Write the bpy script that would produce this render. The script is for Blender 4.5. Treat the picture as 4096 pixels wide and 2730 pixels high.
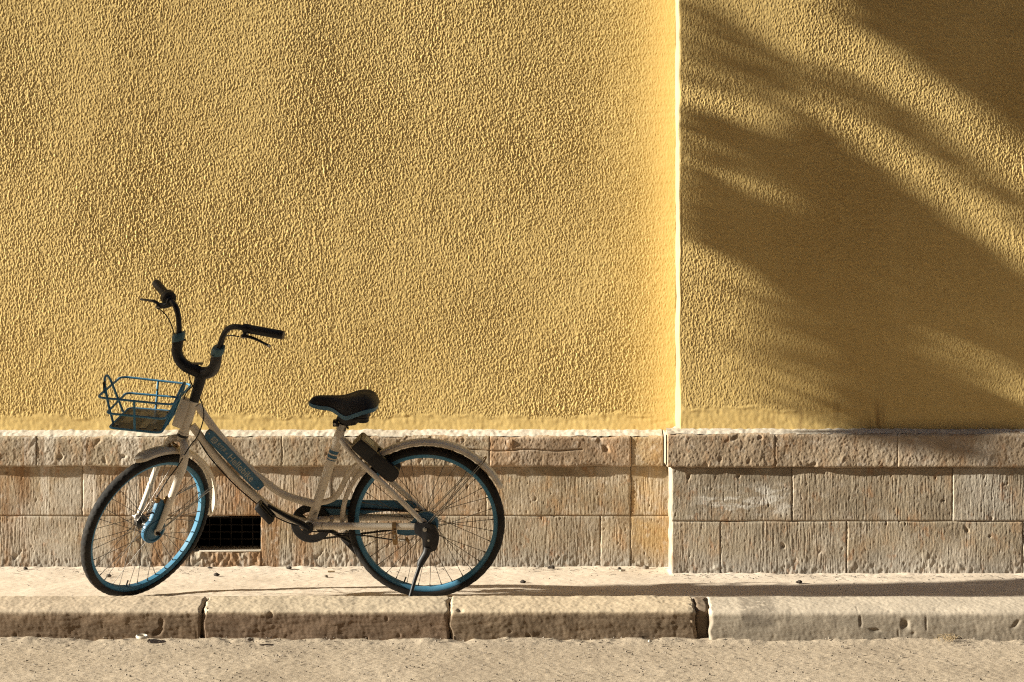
import bpy, bmesh, math, random
import numpy as np
from math import radians, sin, cos, pi, sqrt, atan2, hypot
from mathutils import Vector, Matrix

SC = bpy.context.scene
for _o in list(bpy.data.objects):
    bpy.data.objects.remove(_o)
COL = SC.collection
random.seed(7)

# ------------------------------------------------------------------ camera
cam_d = bpy.data.cameras.new('camera')
cam = bpy.data.objects.new('camera', cam_d)
COL.objects.link(cam)
cam.location = (0.0, -9.5, 1.4)
cam.rotation_euler = (radians(90), 0, 0)
cam_d.sensor_width = 36.0
cam_d.lens = 36.0 * 8960.0 / 4096.0
cam_d.shift_y = -297.0 / 4096.0
cam_d.clip_start = 0.1
cam_d.clip_end = 500.0
SC.camera = cam

# ------------------------------------------------------------------ sun, sky
SUN = Vector((1.0, 0.160, -0.350)).normalized()          # the way the light travels
sun_d = bpy.data.lights.new('sun', 'SUN')
sun_d.energy = 5.0
sun_d.angle = radians(0.53)
sun_d.color = (1.0, 0.935, 0.78)
sun = bpy.data.objects.new('sun', sun_d)
COL.objects.link(sun)
sun.location = (-8, -3, 6)
sun.rotation_euler = SUN.to_track_quat('-Z', 'Y').to_euler()
world = bpy.data.worlds.new('World')
SC.world = world
world.use_nodes = True
wn = world.node_tree.nodes
wn.clear()
w_out = wn.new('ShaderNodeOutputWorld')
w_bg = wn.new('ShaderNodeBackground')
w_sky = wn.new('ShaderNodeTexSky')
w_sky.sky_type = 'NISHITA'
w_sky.sun_disc = False
w_sky.sun_elevation = math.asin(-SUN.z)
w_sky.sun_rotation = atan2(-SUN.x, -SUN.y)
w_sky.air_density = 1.0
w_sky.dust_density = 1.0
w_sky.ozone_density = 0.0
w_bg.inputs['Strength'].default_value = 0.05
world.node_tree.links.new(w_sky.outputs[0], w_bg.inputs[0])
world.node_tree.links.new(w_bg.outputs[0], w_out.inputs[0])
SC.view_settings.view_transform = 'Standard'
SC.view_settings.look = 'None'
SC.view_settings.exposure = 1.5
SC.view_settings.gamma = 1.0
SC.cycles.max_bounces = 6
SC.cycles.use_denoising = False
SC.cycles.filter_width = 1.15
SC.cycles.sample_clamp_indirect = 3.0
SC.cycles.caustics_reflective = False
SC.cycles.caustics_refractive = False

# ------------------------------------------------------------------ object helpers
def link(o, parent=None):
    COL.objects.link(o)
    if parent is not None:
        o.parent = parent
    return o

def tag(o, label=None, cat=None, group=None, kind=None):
    if label: o['label'] = label
    if cat: o['category'] = cat
    if group: o['group'] = group
    if kind: o['kind'] = kind
    return o

def empty(name, loc=(0, 0, 0)):
    o = bpy.data.objects.new(name, None)
    o.location = loc
    o.empty_display_size = 0.1
    return link(o)

def finish(me, mat, smooth):
    mats = mat if isinstance(mat, (list, tuple)) else [mat]
    for m in mats:
        me.materials.append(m)
    if smooth:
        me.polygons.foreach_set('use_smooth', np.ones(len(me.polygons), dtype=bool))
        if smooth != 'all':
            me.set_sharp_from_angle(angle=radians(38))
    me.update()

def mk(name, VF, mat, parent=None, smooth=True):
    V, F = VF[0], VF[1]
    me = bpy.data.meshes.new(name)
    me.from_pydata([tuple(map(float, v)) for v in V], [], [tuple(map(int, f)) for f in F])
    bm = bmesh.new(); bm.from_mesh(me)
    bmesh.ops.recalc_face_normals(bm, faces=bm.faces)
    bm.to_mesh(me); bm.free()
    finish(me, mat, smooth)
    return link(bpy.data.objects.new(name, me), parent)

def mk_fast(name, V, Q, mat, parent=None, smooth=False):
    """big quad meshes straight from arrays"""
    V = np.ascontiguousarray(V, dtype=np.float32); Q = np.ascontiguousarray(Q, dtype=np.int32)
    me = bpy.data.meshes.new(name)
    me.vertices.add(len(V)); me.vertices.foreach_set('co', V.ravel())
    me.loops.add(Q.size); me.loops.foreach_set('vertex_index', Q.ravel())
    me.polygons.add(len(Q))
    me.polygons.foreach_set('loop_start', np.arange(0, Q.size, 4, dtype=np.int32))
    me.update(calc_edges=True)
    finish(me, mat, 'all' if smooth else False)
    return link(bpy.data.objects.new(name, me), parent)

def grid_quads(nr, nc, off=0, flip=False):
    i = np.arange(nr * nc).reshape(nr, nc) + off
    q = np.stack([i[:-1, :-1], i[:-1, 1:], i[1:, 1:], i[1:, :-1]], -1).reshape(-1, 4)
    return q[:, ::-1] if flip else q

# ------------------------------------------------------------------ shape helpers
class MB:
    def __init__(s): s.V = []; s.F = []
    def add(s, VF, tf=None):
        o = len(s.V)
        V = [tf(v) for v in VF[0]] if tf else VF[0]
        s.V.extend([tuple(v) for v in V])
        s.F.extend([tuple(i + o for i in f) for f in VF[1]])
        return s
    @property
    def VF(s): return (s.V, s.F)

def catmull(P, n=6):
    P = [Vector(p) for p in P]
    out = []
    for i in range(len(P) - 1):
        p0 = P[i - 1] if i > 0 else P[i] * 2 - P[i + 1]
        p1, p2 = P[i], P[i + 1]
        p3 = P[i + 2] if i + 2 < len(P) else P[i + 1] * 2 - P[i]
        for k in range(n):
            t = k / n
            out.append(0.5 * ((2 * p1) + (p2 - p0) * t + (2 * p0 - 5 * p1 + 4 * p2 - p3) * t * t
                              + (3 * p1 - p0 - 3 * p2 + p3) * t ** 3))
    out.append(P[-1])
    return out

def tube(P, r, seg=12, closed=False, flat=1.0, up=None):
    """swept round tube; r is a number or one per point; flat squeezes it along its second axis"""
    P = [Vector(p) for p in P]
    n = len(P)
    R = [r] * n if not hasattr(r, '__len__') else [r[min(int(round(i * (len(r) - 1) / (n - 1))), len(r) - 1)] if len(r) != n else r[i] for i in range(n)]
    if hasattr(r, '__len__') and len(r) != n:
        R = list(np.interp(np.linspace(0, 1, n), np.linspace(0, 1, len(r)), r))
    T = []
    for i in range(n):
        if closed: t = P[(i + 1) % n] - P[i - 1]
        else: t = P[min(i + 1, n - 1)] - P[max(i - 1, 0)]
        T.append(t.normalized())
    ref = Vector(up) if up else (Vector((0, 1, 0)) if abs(T[0].y) < 0.9 else Vector((0, 0, 1)))
    u = (ref - T[0] * ref.dot(T[0])).normalized()
    V, F = [], []
    for i in range(n):
        u = (u - T[i] * u.dot(T[i])).normalized()
        v = T[i].cross(u)
        for k in range(seg):
            a = 2 * pi * k / seg
            V.append(P[i] + u * (cos(a) * R[i]) + v * (sin(a) * R[i] * flat))
    m = n if closed else n - 1
    for i in range(m):
        for k in range(seg):
            a, b = i * seg + k, i * seg + (k + 1) % seg
            c, d = ((i + 1) % n) * seg + (k + 1) % seg, ((i + 1) % n) * seg + k
            F.append((a, b, c, d))
    if not closed:
        F.append(tuple(range(seg - 1, -1, -1)))
        F.append(tuple((n - 1) * seg + k for k in range(seg)))
    return V, F

def revolve(prof, n=96, c=(0, 0, 0), a0=0.0, a1=2 * pi, mod=None):
    """closed profile of (radius, y) turned about the y axis through c (angles in the x-z plane)"""
    full = abs(a1 - a0 - 2 * pi) < 1e-6
    m = n if full else n + 1
    k = len(prof)
    V, F = [], []
    for i in range(m):
        a = a0 + (a1 - a0) * i / n
        for j, (r, y) in enumerate(prof):
            rr = r + (mod(i, j) if mod else 0)
            V.append((c[0] + rr * cos(a), c[1] + y, c[2] + rr * sin(a)))
    for i in range(n):
        for j in range(k):
            p, q = i * k, ((i + 1) % m) * k
            F.append((p + j, p + (j + 1) % k, q + (j + 1) % k, q + j))
    if not full:
        F.append(tuple(range(k))); F.append(tuple((m - 1) * k + j for j in range(k - 1, -1, -1)))
    return V, F

def disc_y(c, r, y0, y1, n=32, bev=0.0):
    """solid round plate about the y axis"""
    prof = [(1e-4, y0), (r - bev, y0), (r, y0 + (bev if y1 > y0 else -bev)), (r, y1 - (bev if y1 > y0 else -bev)), (r - bev, y1), (1e-4, y1)] if bev else \
           [(1e-4, y0), (r, y0), (r, y1), (1e-4, y1)]
    return revolve(prof, n, c)

def rod(a, b, r, seg=8): return tube([a, b], r, seg)

def bevelled(VF, w, seg=2):
    me = bpy.data.meshes.new('tmp')
    me.from_pydata([tuple(v) for v in VF[0]], [], [tuple(f) for f in VF[1]])
    bm = bmesh.new(); bm.from_mesh(me)
    bmesh.ops.recalc_face_normals(bm, faces=bm.faces)
    bmesh.ops.bevel(bm, geom=bm.edges[:], offset=w, segments=seg, profile=0.5, affect='EDGES', clamp_overlap=True)
    bm.verts.index_update()
    V = [v.co[:] for v in bm.verts]; F = [tuple(v.index for v in f.verts) for f in bm.faces]
    bm.free(); bpy.data.meshes.remove(me)
    return V, F

def prism_y(poly, y0, y1, bev=0.0):
    """polygon of (x, z) pulled along y"""
    n = len(poly)
    V = [(x, y0, z) for x, z in poly] + [(x, y1, z) for x, z in poly]
    F = [tuple(range(n)), tuple(range(2 * n - 1, n - 1, -1))] + [(i, (i + 1) % n, n + (i + 1) % n, n + i) for i in range(n)]
    return bevelled((V, F), bev) if bev else (V, F)

def box(c, s, bev=0.0, M=None):
    V = [(c[0] + a * s[0] / 2, c[1] + b * s[1] / 2, c[2] + d * s[2] / 2) for a in (-1, 1) for b in (-1, 1) for d in (-1, 1)]
    F = [(0, 1, 3, 2), (4, 6, 7, 5), (0, 4, 5, 1), (2, 3, 7, 6), (0, 2, 6, 4), (1, 5, 7, 3)]
    VF = bevelled((V, F), bev) if bev else (V, F)
    if M is not None: VF = ([(M @ Vector(v))[:] for v in VF[0]], VF[1])
    return VF

def round_poly(P, r, n=5):
    """round the corners of an (x, z) polygon"""
    out = []
    m = len(P)
    for i in range(m):
        p = Vector(P[i]); a = (Vector(P[i - 1]) - p); b = (Vector(P[(i + 1) % m]) - p)
        rr = min(r, a.length * 0.45, b.length * 0.45)
        s, e = p + a.normalized() * rr, p + b.normalized() * rr
        for k in range(n + 1):
            t = k / n
            q = s * (1 - t) ** 2 + p * 2 * t * (1 - t) + e * t * t
            out.append((q.x, q.y))
    return out

# ------------------------------------------------------------------ materials
def new_mat(name):
    m = bpy.data.materials.new(name); m.use_nodes = True
    nt = m.node_tree
    return m, nt, nt.nodes['Principled BSDF']

class NT:
    """small shorthand for shader nodes working in object space (all sheets and stones are modelled in place)"""
    def __init__(s, nt):
        s.nt = nt; s.n = nt.nodes; s.l = nt.links
        s.tc = s.n.new('ShaderNodeTexCoord').outputs['Object']
    def mapping(s, scale, loc=(0, 0, 0)):
        m = s.n.new('ShaderNodeMapping'); m.inputs['Scale'].default_value = scale; m.inputs['Location'].default_value = loc
        s.l.new(s.tc, m.inputs[0]); return m.outputs[0]
    def noise(s, scale, detail=4, rough=0.55, vec=None, out=0, dist=0.0):
        t = s.n.new('ShaderNodeTexNoise'); t.inputs['Scale'].default_value = scale
        t.inputs['Detail'].default_value = detail; t.inputs['Roughness'].default_value = rough
        t.inputs['Distortion'].default_value = dist
        s.l.new(vec if vec is not None else s.tc, t.inputs['Vector']); return t.outputs[out]
    def voro(s, scale, vec=None, feat='F1'):
        t = s.n.new('ShaderNodeTexVoronoi'); t.inputs['Scale'].default_value = scale; t.feature = feat
        s.l.new(vec if vec is not None else s.tc, t.inputs['Vector']); return t.outputs['Distance']
    def ramp(s, fac, stops, interp='LINEAR'):
        r = s.n.new('ShaderNodeValToRGB'); r.color_ramp.interpolation = interp
        e = r.color_ramp.elements
        while len(e) > 1: e.remove(e[-1])
        e[0].position = stops[0][0]; e[0].color = _c(stops[0][1])
        for p, c in stops[1:]:
            k = e.new(p); k.color = _c(c)
        s.l.new(fac, r.inputs[0]); return r.outputs[0]
    def mix(s, fac, a, b, mode='MIX'):
        m = s.n.new('ShaderNodeMix'); m.data_type = 'RGBA'; m.blend_type = mode
        for v, i in ((fac, 0), (a, 6), (b, 7)):
            if hasattr(v, 'is_linked'): s.l.new(v, m.inputs[i])
            elif i == 0: m.inputs[0].default_value = v
            else: m.inputs[i].default_value = _c(v)
        return m.outputs[2]
    def math(s, op, a, b=None, clamp=False):
        m = s.n.new('ShaderNodeMath'); m.operation = op; m.use_clamp = clamp
        for i, v in enumerate((a, b)):
            if v is None: continue
            if hasattr(v, 'is_linked'): s.l.new(v, m.inputs[i])
            else: m.inputs[i].default_value = v
        return m.outputs[0]
    def axis(s, k):
        x = s.n.new('ShaderNodeSeparateXYZ'); s.l.new(s.tc, x.inputs[0]); return x.outputs[k]
    def band(s, v, lo, hi):
        m = s.n.new('ShaderNodeMapRange'); m.interpolation_type = 'SMOOTHSTEP'
        m.inputs[1].default_value = lo; m.inputs[2].default_value = hi
        s.l.new(v, m.inputs[0]); return m.outputs[0]
    def bump(s, h, strength, dist):
        b = s.n.new('ShaderNodeBump'); b.inputs['Strength'].default_value = strength; b.inputs['Distance'].default_value = dist
        s.l.new(h, b.inputs['Height']); return b.outputs[0]

def _c(c):
    if isinstance(c, (int, float)): return (c, c, c, 1)
    return tuple(c) + (1,) if len(c) == 3 else tuple(c)

def simple(name, col, rough=0.5, metal=0.0, spec=0.5, wear=None, wear_amt=0.5, wear_scale=40, dust=0.0, bump=0.0, bscale=200, coat=0.0):
    m, nt, p = new_mat(name); t = NT(nt)
    p.inputs['Roughness'].default_value = rough; p.inputs['Metallic'].default_value = metal
    p.inputs['Specular IOR Level'].default_value = spec
    if coat: p.inputs['Coat Weight'].default_value = coat
    base = t.mix(t.band(t.noise(wear_scale * .35, 5), .35, .7), [v * .86 for v in col], col)
    if wear is not None:
        f = t.band(t.noise(wear_scale, 6, .65), 1 - wear_amt * .62, 1 - wear_amt * .62 + .06)
        base = t.mix(f, base, wear)
    if dust:
        f = t.math('MULTIPLY', t.band(t.noise(14, 6, .6), .35, .75), dust)
        base = t.mix(f, base, (.30, .24, .17))
    nt.links.new(base, p.inputs['Base Color'])
    r = t.math('ADD', t.math('MULTIPLY', t.noise(60, 3), .25), rough - .12, clamp=True)
    nt.links.new(r, p.inputs['Roughness'])
    if bump:
        nt.links.new(t.bump(t.noise(bscale, 4), bump, .002), p.inputs['Normal'])
    return m

def mat_plaster():
    m, nt, p = new_mat('yellow_stucco'); t = NT(nt)
    big = t.noise(.9, 4, .6)
    col = t.ramp(big, [(.3, (.635, .455, .175)), (.5, (.685, .500, .197)), (.7, (.725, .535, .217))])
    fine = t.noise(60, 3, .6)
    col = t.mix(t.math('MULTIPLY', t.band(fine, .35, .7), .25), col, (.72, .55, .26))
    # brown run marks below the scraped line on the lower edge
    z = t.axis(2)
    runs = t.band(t.noise(9, 5, .65, t.mapping((1.6, 1, .12))), .56, .72)
    low = t.math('SUBTRACT', 1, t.band(z, .70, .84))
    right = t.band(t.axis(0), .80, 1.1)
    f = t.math('MULTIPLY', t.math('MULTIPLY', runs, low), t.math('MULTIPLY', right, .75))
    col = t.mix(f, col, (.22, .12, .045))
    spots = t.band(t.noise(38, 5, .7), .68, .76)
    col = t.mix(t.math('MULTIPLY', t.math('MULTIPLY', spots, low), .6), col, (.20, .15, .09))
    nt.links.new(col, p.inputs['Base Color'])
    p.inputs['Roughness'].default_value = .82
    p.inputs['Specular IOR Level'].default_value = .25
    nt.links.new(t.bump(t.noise(260, 3, .6), .25, .0012), p.inputs['Normal'])
    return m

def mat_stone(name, grey=0.0, red=0.0, lime=True, chisel=True, seed=0.0, tint=None, splash=False):
    m, nt, p = new_mat(name); t = NT(nt)
    x, z = t.axis(0), t.axis(2)
    n1 = t.noise(3.1, 6, .62, t.mapping((1, 1, 1.3), (seed, 0, seed)))
    n2 = t.noise(13, 6, .65, t.mapping((1, 1, .45), (seed, 3, 0)))
    col = t.ramp(n1, [(.28, (.20, .155, .10)), (.42, (.31, .245, .165)), (.55, (.39, .315, .22)), (.72, (.43, .365, .28))])
    col = t.mix(t.math('MULTIPLY', t.band(n2, .48, .70), .55), col, (.42, .235, .10))
    n3 = t.noise(7, 5, .6, t.mapping((1, 1, 1), (9, seed, 2)))
    col = t.mix(t.math('MULTIPLY', t.band(n3, .5, .72), .60), col, (.50, .44, .36))
    if red: col = t.mix(red, col, (.40, .20, .12))
    if grey: col = t.mix(grey, col, (.30, .275, .235))
    if tint: col = t.mix(t.math('MULTIPLY', t.band(t.noise(8, 5, .6), .3, .6), tint[1]), col, tint[0])
    # weathered grey band of splash dirt, uneven, along the foot of the wall
    foot = t.math('SUBTRACT', 1, t.band(t.math('ADD', z, t.math('MULTIPLY', t.noise(6, 4), .12)), .05, .20))
    col = t.mix(t.math('MULTIPLY', foot, .7), col, (.27, .26, .245))
    if lime:
        # pale lime runs on the left stretch
        brown = t.math('MULTIPLY', t.band(t.noise(9, 5, .6, t.mapping((1, 1, .09), (5, 0, 0))), .46, .62), t.math('SUBTRACT', 1, t.band(x, -1.2, .2)))
        col = t.mix(t.math('MULTIPLY', brown, .80), col, (.25, .135, .06))
        runs = t.band(t.noise(11, 4, .55, t.mapping((1, 1, .05))), .50, .58)
        left = t.math('SUBTRACT', 1, t.band(x, -1.85, -1.45))
        up = t.band(t.math('ADD', z, t.math('MULTIPLY', t.noise(16, 3, .5, t.mapping((1, 1, .1))), .3)), .34, .44)
        col = t.mix(t.math('MULTIPLY', t.math('MULTIPLY', runs, left), t.math('MULTIPLY', up, .75)), col, (.60, .54, .46))
    if splash:
        f = t.math('MULTIPLY', t.math('MULTIPLY', t.band(x, .78, .92), t.math('SUBTRACT', 1, t.band(x, 1.15, 1.45))), t.math('MULTIPLY', t.band(z, .25, .30), t.math('SUBTRACT', 1, t.band(z, .37, .43))))
        col = t.mix(t.math('MULTIPLY', f, t.math('MULTIPLY', t.band(t.noise(11, 6, .7, t.mapping((.6, 1, 1.6))), .46, .60), .85)), col, (.62, .59, .54))
    big = t.noise(2.0, 5, .6, t.mapping((1, 1, 1), (seed * 2, 1, seed)))
    col = t.mix(t.math('MULTIPLY', t.band(big, .52, .68), .55), col, (.52, .48, .42))
    col = t.mix(t.math('MULTIPLY', t.band(t.noise(4.5, 6, .7, t.mapping((1, 1, 1), (seed, 7, 1))), .54, .70), .60), col, (.20, .14, .09))
    blotch = t.band(t.noise(26, 6, .7, t.mapping((1, 1, .8), (1, seed, 6))), .55, .66)
    col = t.mix(t.math('MULTIPLY', blotch, .45), col, (.56, .50, .43))
    rust = t.band(t.noise(22, 6, .7, t.mapping((1, 1, .5), (seed, 2, 6))), .56, .68)
    col = t.mix(t.math('MULTIPLY', rust, .50), col, (.34, .165, .07))
    col = t.mix(t.math('MULTIPLY', t.band(t.noise(1.7, 6, .7, t.mapping((1, 1, 1.5), (seed * 3, 2, 5))), .50, .66), .55), col, (.19, .145, .10))
    dark = t.band(t.noise(70, 5, .7), .64, .74)
    col = t.mix(t.math('MULTIPLY', dark, .7), col, (.10, .075, .05))
    pale = t.band(t.noise(95, 4, .7, t.mapping((1, 1, .6), (4, 4, 4))), .6, .72)
    col = t.mix(t.math('MULTIPLY', pale, .5), col, (.62, .55, .45))
    nt.links.new(col, p.inputs['Base Color'])
    p.inputs['Roughness'].default_value = .9
    p.inputs['Specular IOR Level'].default_value = .2
    nt.links.new(t.bump(t.noise(190, 5, .7), .5, .0025), p.inputs['Normal'])
    return m

def mat_ground(name, c0, c1, c2, speck, bump=.5, bd=.003, bscale=120):
    m, nt, p = new_mat(name); t = NT(nt)
    col = t.ramp(t.noise(2.2, 7, .65), [(.3, c0), (.5, c1), (.7, c2)])
    col = t.mix(t.math('MULTIPLY', t.band(t.noise(45, 5, .7), .58, .72), .6), col, speck)
    col = t.mix(t.math('MULTIPLY', t.band(t.noise(17, 6, .7, t.mapping((.4, 1, 1))), .55, .75), .4), col, c0)
    nt.links.new(col, p.inputs['Base Color'])
    p.inputs['Roughness'].default_value = .92
    p.inputs['Specular IOR Level'].default_value = .15
    nt.links.new(t.bump(t.noise(bscale, 6, .7), bump, bd), p.inputs['Normal'])
    return m

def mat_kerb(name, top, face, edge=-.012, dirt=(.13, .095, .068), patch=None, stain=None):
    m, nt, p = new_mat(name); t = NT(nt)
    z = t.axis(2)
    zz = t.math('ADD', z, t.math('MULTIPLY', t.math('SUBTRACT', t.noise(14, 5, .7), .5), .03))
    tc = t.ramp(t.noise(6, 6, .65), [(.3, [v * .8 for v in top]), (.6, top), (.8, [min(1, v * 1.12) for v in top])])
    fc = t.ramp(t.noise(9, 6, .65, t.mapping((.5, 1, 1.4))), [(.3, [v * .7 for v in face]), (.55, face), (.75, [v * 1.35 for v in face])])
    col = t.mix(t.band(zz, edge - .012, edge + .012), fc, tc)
    col = t.mix(t.math('MULTIPLY', t.band(t.noise(42, 5, .7), .6, .72), .6), col, dirt)
    if stain:
        x0, x1, c = stain
        xs_ = t.math('ADD', t.axis(0), t.math('MULTIPLY', t.noise(12, 4), .10))
        f = t.math('MULTIPLY', t.math('MULTIPLY', t.band(xs_, x0, x0 + .03), t.math('SUBTRACT', 1, t.band(xs_, x1 - .03, x1))), t.math('MULTIPLY', t.band(z, -.075, -.045), t.band(t.noise(30, 5, .7), .36, .48)))
        col = t.mix(t.math('MULTIPLY', f, .45), col, c)
    if patch:
        x0, x1, c = patch
        f = t.math('MULTIPLY', t.math('SUBTRACT', 1, t.band(t.math('ADD', t.axis(0), t.math('MULTIPLY', t.noise(30, 4), .08)), x0, x1)), t.math('MULTIPLY', t.band(zz, -.02, -.008), t.band(t.noise(22, 5, .7), .40, .5)))
        col = t.mix(f, col, c)
    nt.links.new(col, p.inputs['Base Color'])
    p.inputs['Roughness'].default_value = .9
    p.inputs['Specular IOR Level'].default_value = .2
    nt.links.new(t.bump(t.noise(120, 6, .75, t.mapping((.35, 1, 1.2))), .6, .003), p.inputs['Normal'])
    return m

M_PLASTER = mat_plaster()
M_STONE = [mat_stone('chiselled_sandstone', seed=.0), mat_stone('ochre_sandstone', red=.12, seed=5.3), mat_stone('grey_sandstone', grey=.30, seed=11.7)]
M_STONE_OCHRE = mat_stone('ochre_washed_stone', lime=False, seed=4.4, tint=((.46, .30, .12), .55))
M_STONE_R = [mat_stone('pilaster_stone', grey=.42, lime=False, seed=2.2, splash=True), mat_stone('pilaster_stone_warm', grey=.26, lime=False, seed=8.1)]
M_CAP = [mat_stone('cap_stone', grey=.16, seed=15.), mat_stone('cap_stone_red', red=.22, seed=21., lime=False)]
M_CAP_R = mat_stone('pilaster_cap_stone', red=.12, grey=.12, lime=False, seed=33.)
M_RETURN = mat_ground('glow_damped_render', (.38, .31, .17), (.44, .36, .20), (.48, .40, .24), (.34, .26, .12), .3)  # return coloured duller than the stucco to soften its bounced sun glow
M_MORTAR = mat_ground('lime_mortar', (.30, .26, .21), (.40, .35, .28), (.48, .43, .36), (.2, .17, .13))
M_LIME_SUNLIT = mat_ground('sunlit_lime_wash', (.42, .37, .30), (.52, .47, .40), (.58, .53, .46), (.36, .30, .23), .4)  # pale tone that paints sunlight on the ledge top and vent sill
M_PAVE = mat_ground('cream_cement', (.46, .385, .305), (.57, .485, .395), (.62, .54, .45), (.34, .27, .20), .35, .002, 90)
M_ROAD = mat_ground('sandy_road', (.30, .245, .185), (.37, .305, .23), (.42, .35, .27), (.19, .15, .11), .6, .004, 140)
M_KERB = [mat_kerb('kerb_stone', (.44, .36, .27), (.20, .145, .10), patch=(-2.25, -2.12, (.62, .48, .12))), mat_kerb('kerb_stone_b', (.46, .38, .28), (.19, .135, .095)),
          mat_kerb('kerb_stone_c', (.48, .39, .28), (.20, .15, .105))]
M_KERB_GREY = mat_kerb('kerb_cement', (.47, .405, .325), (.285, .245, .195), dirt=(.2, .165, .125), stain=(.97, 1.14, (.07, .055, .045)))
M_KERB_GAP = mat_ground('kerb_rubble', (.12, .09, .065), (.17, .13, .095), (.22, .17, .12), (.08, .06, .045))
M_VOID = simple('dark_cellar', (.006, .006, .008), .95, spec=.05)
M_IRON = simple('rusty_iron', (.022, .017, .014), .85, .1, spec=.2, wear=(.05, .025, .012), wear_amt=.6)

M_CREAM = simple('cream_frame_paint', (.74, .665, .56), .5, spec=.35, wear=(.14, .10, .07), wear_amt=.57, wear_scale=75, dust=.12)
M_FENDER = simple('cream_fender_plastic', (.66, .585, .48), .5, wear=(.16, .11, .07), wear_amt=.5, wear_scale=60, dust=.35)
M_BLUE = simple('blue_paint', (.032, .135, .245), .45, spec=.35, wear=(.02, .05, .08), wear_amt=.5, dust=.10)
M_RIM = simple('light_blue_rim', (.05, .20, .34), .62, spec=.25, dust=.16, wear=(.03, .08, .12), wear_amt=.45)
M_COLLAR = simple('teal_plastic', (.028, .10, .14), .5)
M_TRIM = simple('saddle_trim_blue', (.04, .14, .22), .5, dust=.1)
M_BLACK = simple('black_plastic', (.009, .009, .011), .5, spec=.3, dust=.03)
M_SADDLE = simple('black_vinyl', (.012, .0115, .012), .62, spec=.3, dust=.06, bump=.2, bscale=320)
M_TYRE = simple('tyre_rubber', (.011, .0105, .011), .78, spec=.25, dust=.05, bump=.3, bscale=160)
M_STEEL = simple('dull_steel', (.30, .28, .25), .38, .9, wear=(.09, .05, .03), wear_amt=.55)
M_SPOKE = simple('dark_spoke_wire', (.10, .09, .08), .45, .8)
M_BRASS = simple('tarnished_brass', (.23, .14, .06), .5, .7, wear=(.08, .045, .02), wear_amt=.7)
M_CHAIN = simple('oily_chain', (.03, .024, .02), .55, .6, wear=(.07, .035, .02), wear_amt=.6)
M_LOCKTOP = simple('dusty_lock_lid', (.13, .105, .075), .6, dust=.5)
M_STICKER = simple('faded_sticker', (.45, .42, .30), .6, wear=(.2, .2, .17), wear_amt=.7, wear_scale=160)
M_LETTER = simple('pale_lettering', (.36, .37, .34), .5)
M_WHITE = simple('white_sticker', (.50, .44, .36), .6)
M_FLOORPAN = simple('dirty_basket_pan', (.020, .021, .025), .5, dust=.03, wear=(.12, .10, .08), wear_amt=.5, wear_scale=30)
M_TAPE = simple('peeling_tape', (.085, .075, .065), .35, wear=(.06, .05, .04), wear_amt=.62, wear_scale=50)
M_LEAF = simple('tree_leaf', (.05, .09, .02), .6)
M_BARK = simple('tree_bark', (.10, .075, .05), .9, bump=.6, bscale=40)
M_PEBBLE = simple('pebble_grey', (.17, .14, .11), .85)
M_PEBBLE_D = simple('dark_dry_debris', (.035, .026, .02), .85)
M_TWIG = simple('dry_straw', (.30, .22, .12), .8)
M_PALE = simple('pale_chip', (.55, .50, .42), .8)

# ------------------------------------------------------------------ relief fields (periodic, 2.5 x 4 mm cells)
CLX, CLZ = .0025, .0040
TNX, TNZ = 2048, 768
_fx = np.fft.rfftfreq(TNX, CLX)[None, :]
_fz = np.fft.fftfreq(TNZ, CLZ)[:, None]
def field(seed, sx, sz):
    r = np.random.default_rng(seed).standard_normal((TNZ, TNX))
    f = np.fft.rfft2(r) * np.exp(-2 * pi * pi * (_fx ** 2 * sx * sx + _fz ** 2 * sz * sz))
    f[0, 0] = 0
    g = np.fft.irfft2(f, (TNZ, TNX))
    return (g / g.std()).astype(np.float32)
def at(f, x, z):
    u = (np.asarray(x) / CLX) % TNX; v = (np.asarray(z) / CLZ) % TNZ
    i = np.floor(u).astype(int); j = np.floor(v).astype(int)
    a = (u - i).astype(np.float32); b = (v - j).astype(np.float32)
    i %= TNX; j %= TNZ; i1 = (i + 1) % TNX; j1 = (j + 1) % TNZ
    return (f[j, i] * (1 - a) + f[j, i1] * a) * (1 - b) + (f[j1, i] * (1 - a) + f[j1, i1] * a) * b
class Fine:
    """periodic field on 2 mm cells for the tooling of the stone"""
    def __init__(s, seed, sx, sz, cut=0.0):
        n, c = 1024, .002
        fx = np.fft.rfftfreq(n, c)[None, :]; fz = np.fft.fftfreq(n, c)[:, None]
        F = np.fft.rfft2(np.random.default_rng(seed).standard_normal((n, n)))
        K = np.exp(-2 * pi * pi * (fx ** 2 * sx * sx + fz ** 2 * sz * sz))
        if cut: K = K - cut * np.exp(-2 * pi * pi * (fx ** 2 * sx * sx * 9 + fz ** 2 * sz * sz * 4))
        F = F * K; F[0, 0] = 0
        g = np.fft.irfft2(F, (n, n)); s.g = (g / g.std()).astype(np.float32)
    def __call__(s, x, z):
        n = 1024; u = (x / .002) % n; v = (z / .002) % n
        i = np.floor(u).astype(int); j = np.floor(v).astype(int); a = u - i; b = v - j
        i %= n; j %= n; i1 = (i + 1) % n; j1 = (j + 1) % n; g = s.g
        return (g[j, i] * (1 - a) + g[j, i1] * a) * (1 - b) + (g[j1, i] * (1 - a) + g[j1, i1] * a) * b
t_chis = Fine(101, .0017, .022, .5); t_chis_h = Fine(102, .012, .0017, .5); t_grain = Fine(103, .0020, .0028); t_pit = Fine(104, .0034, .0045)
def sstep(a, b, x):
    t = np.clip((x - a) / (b - a), 0, 1); return t * t * (3 - 2 * t)

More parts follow.
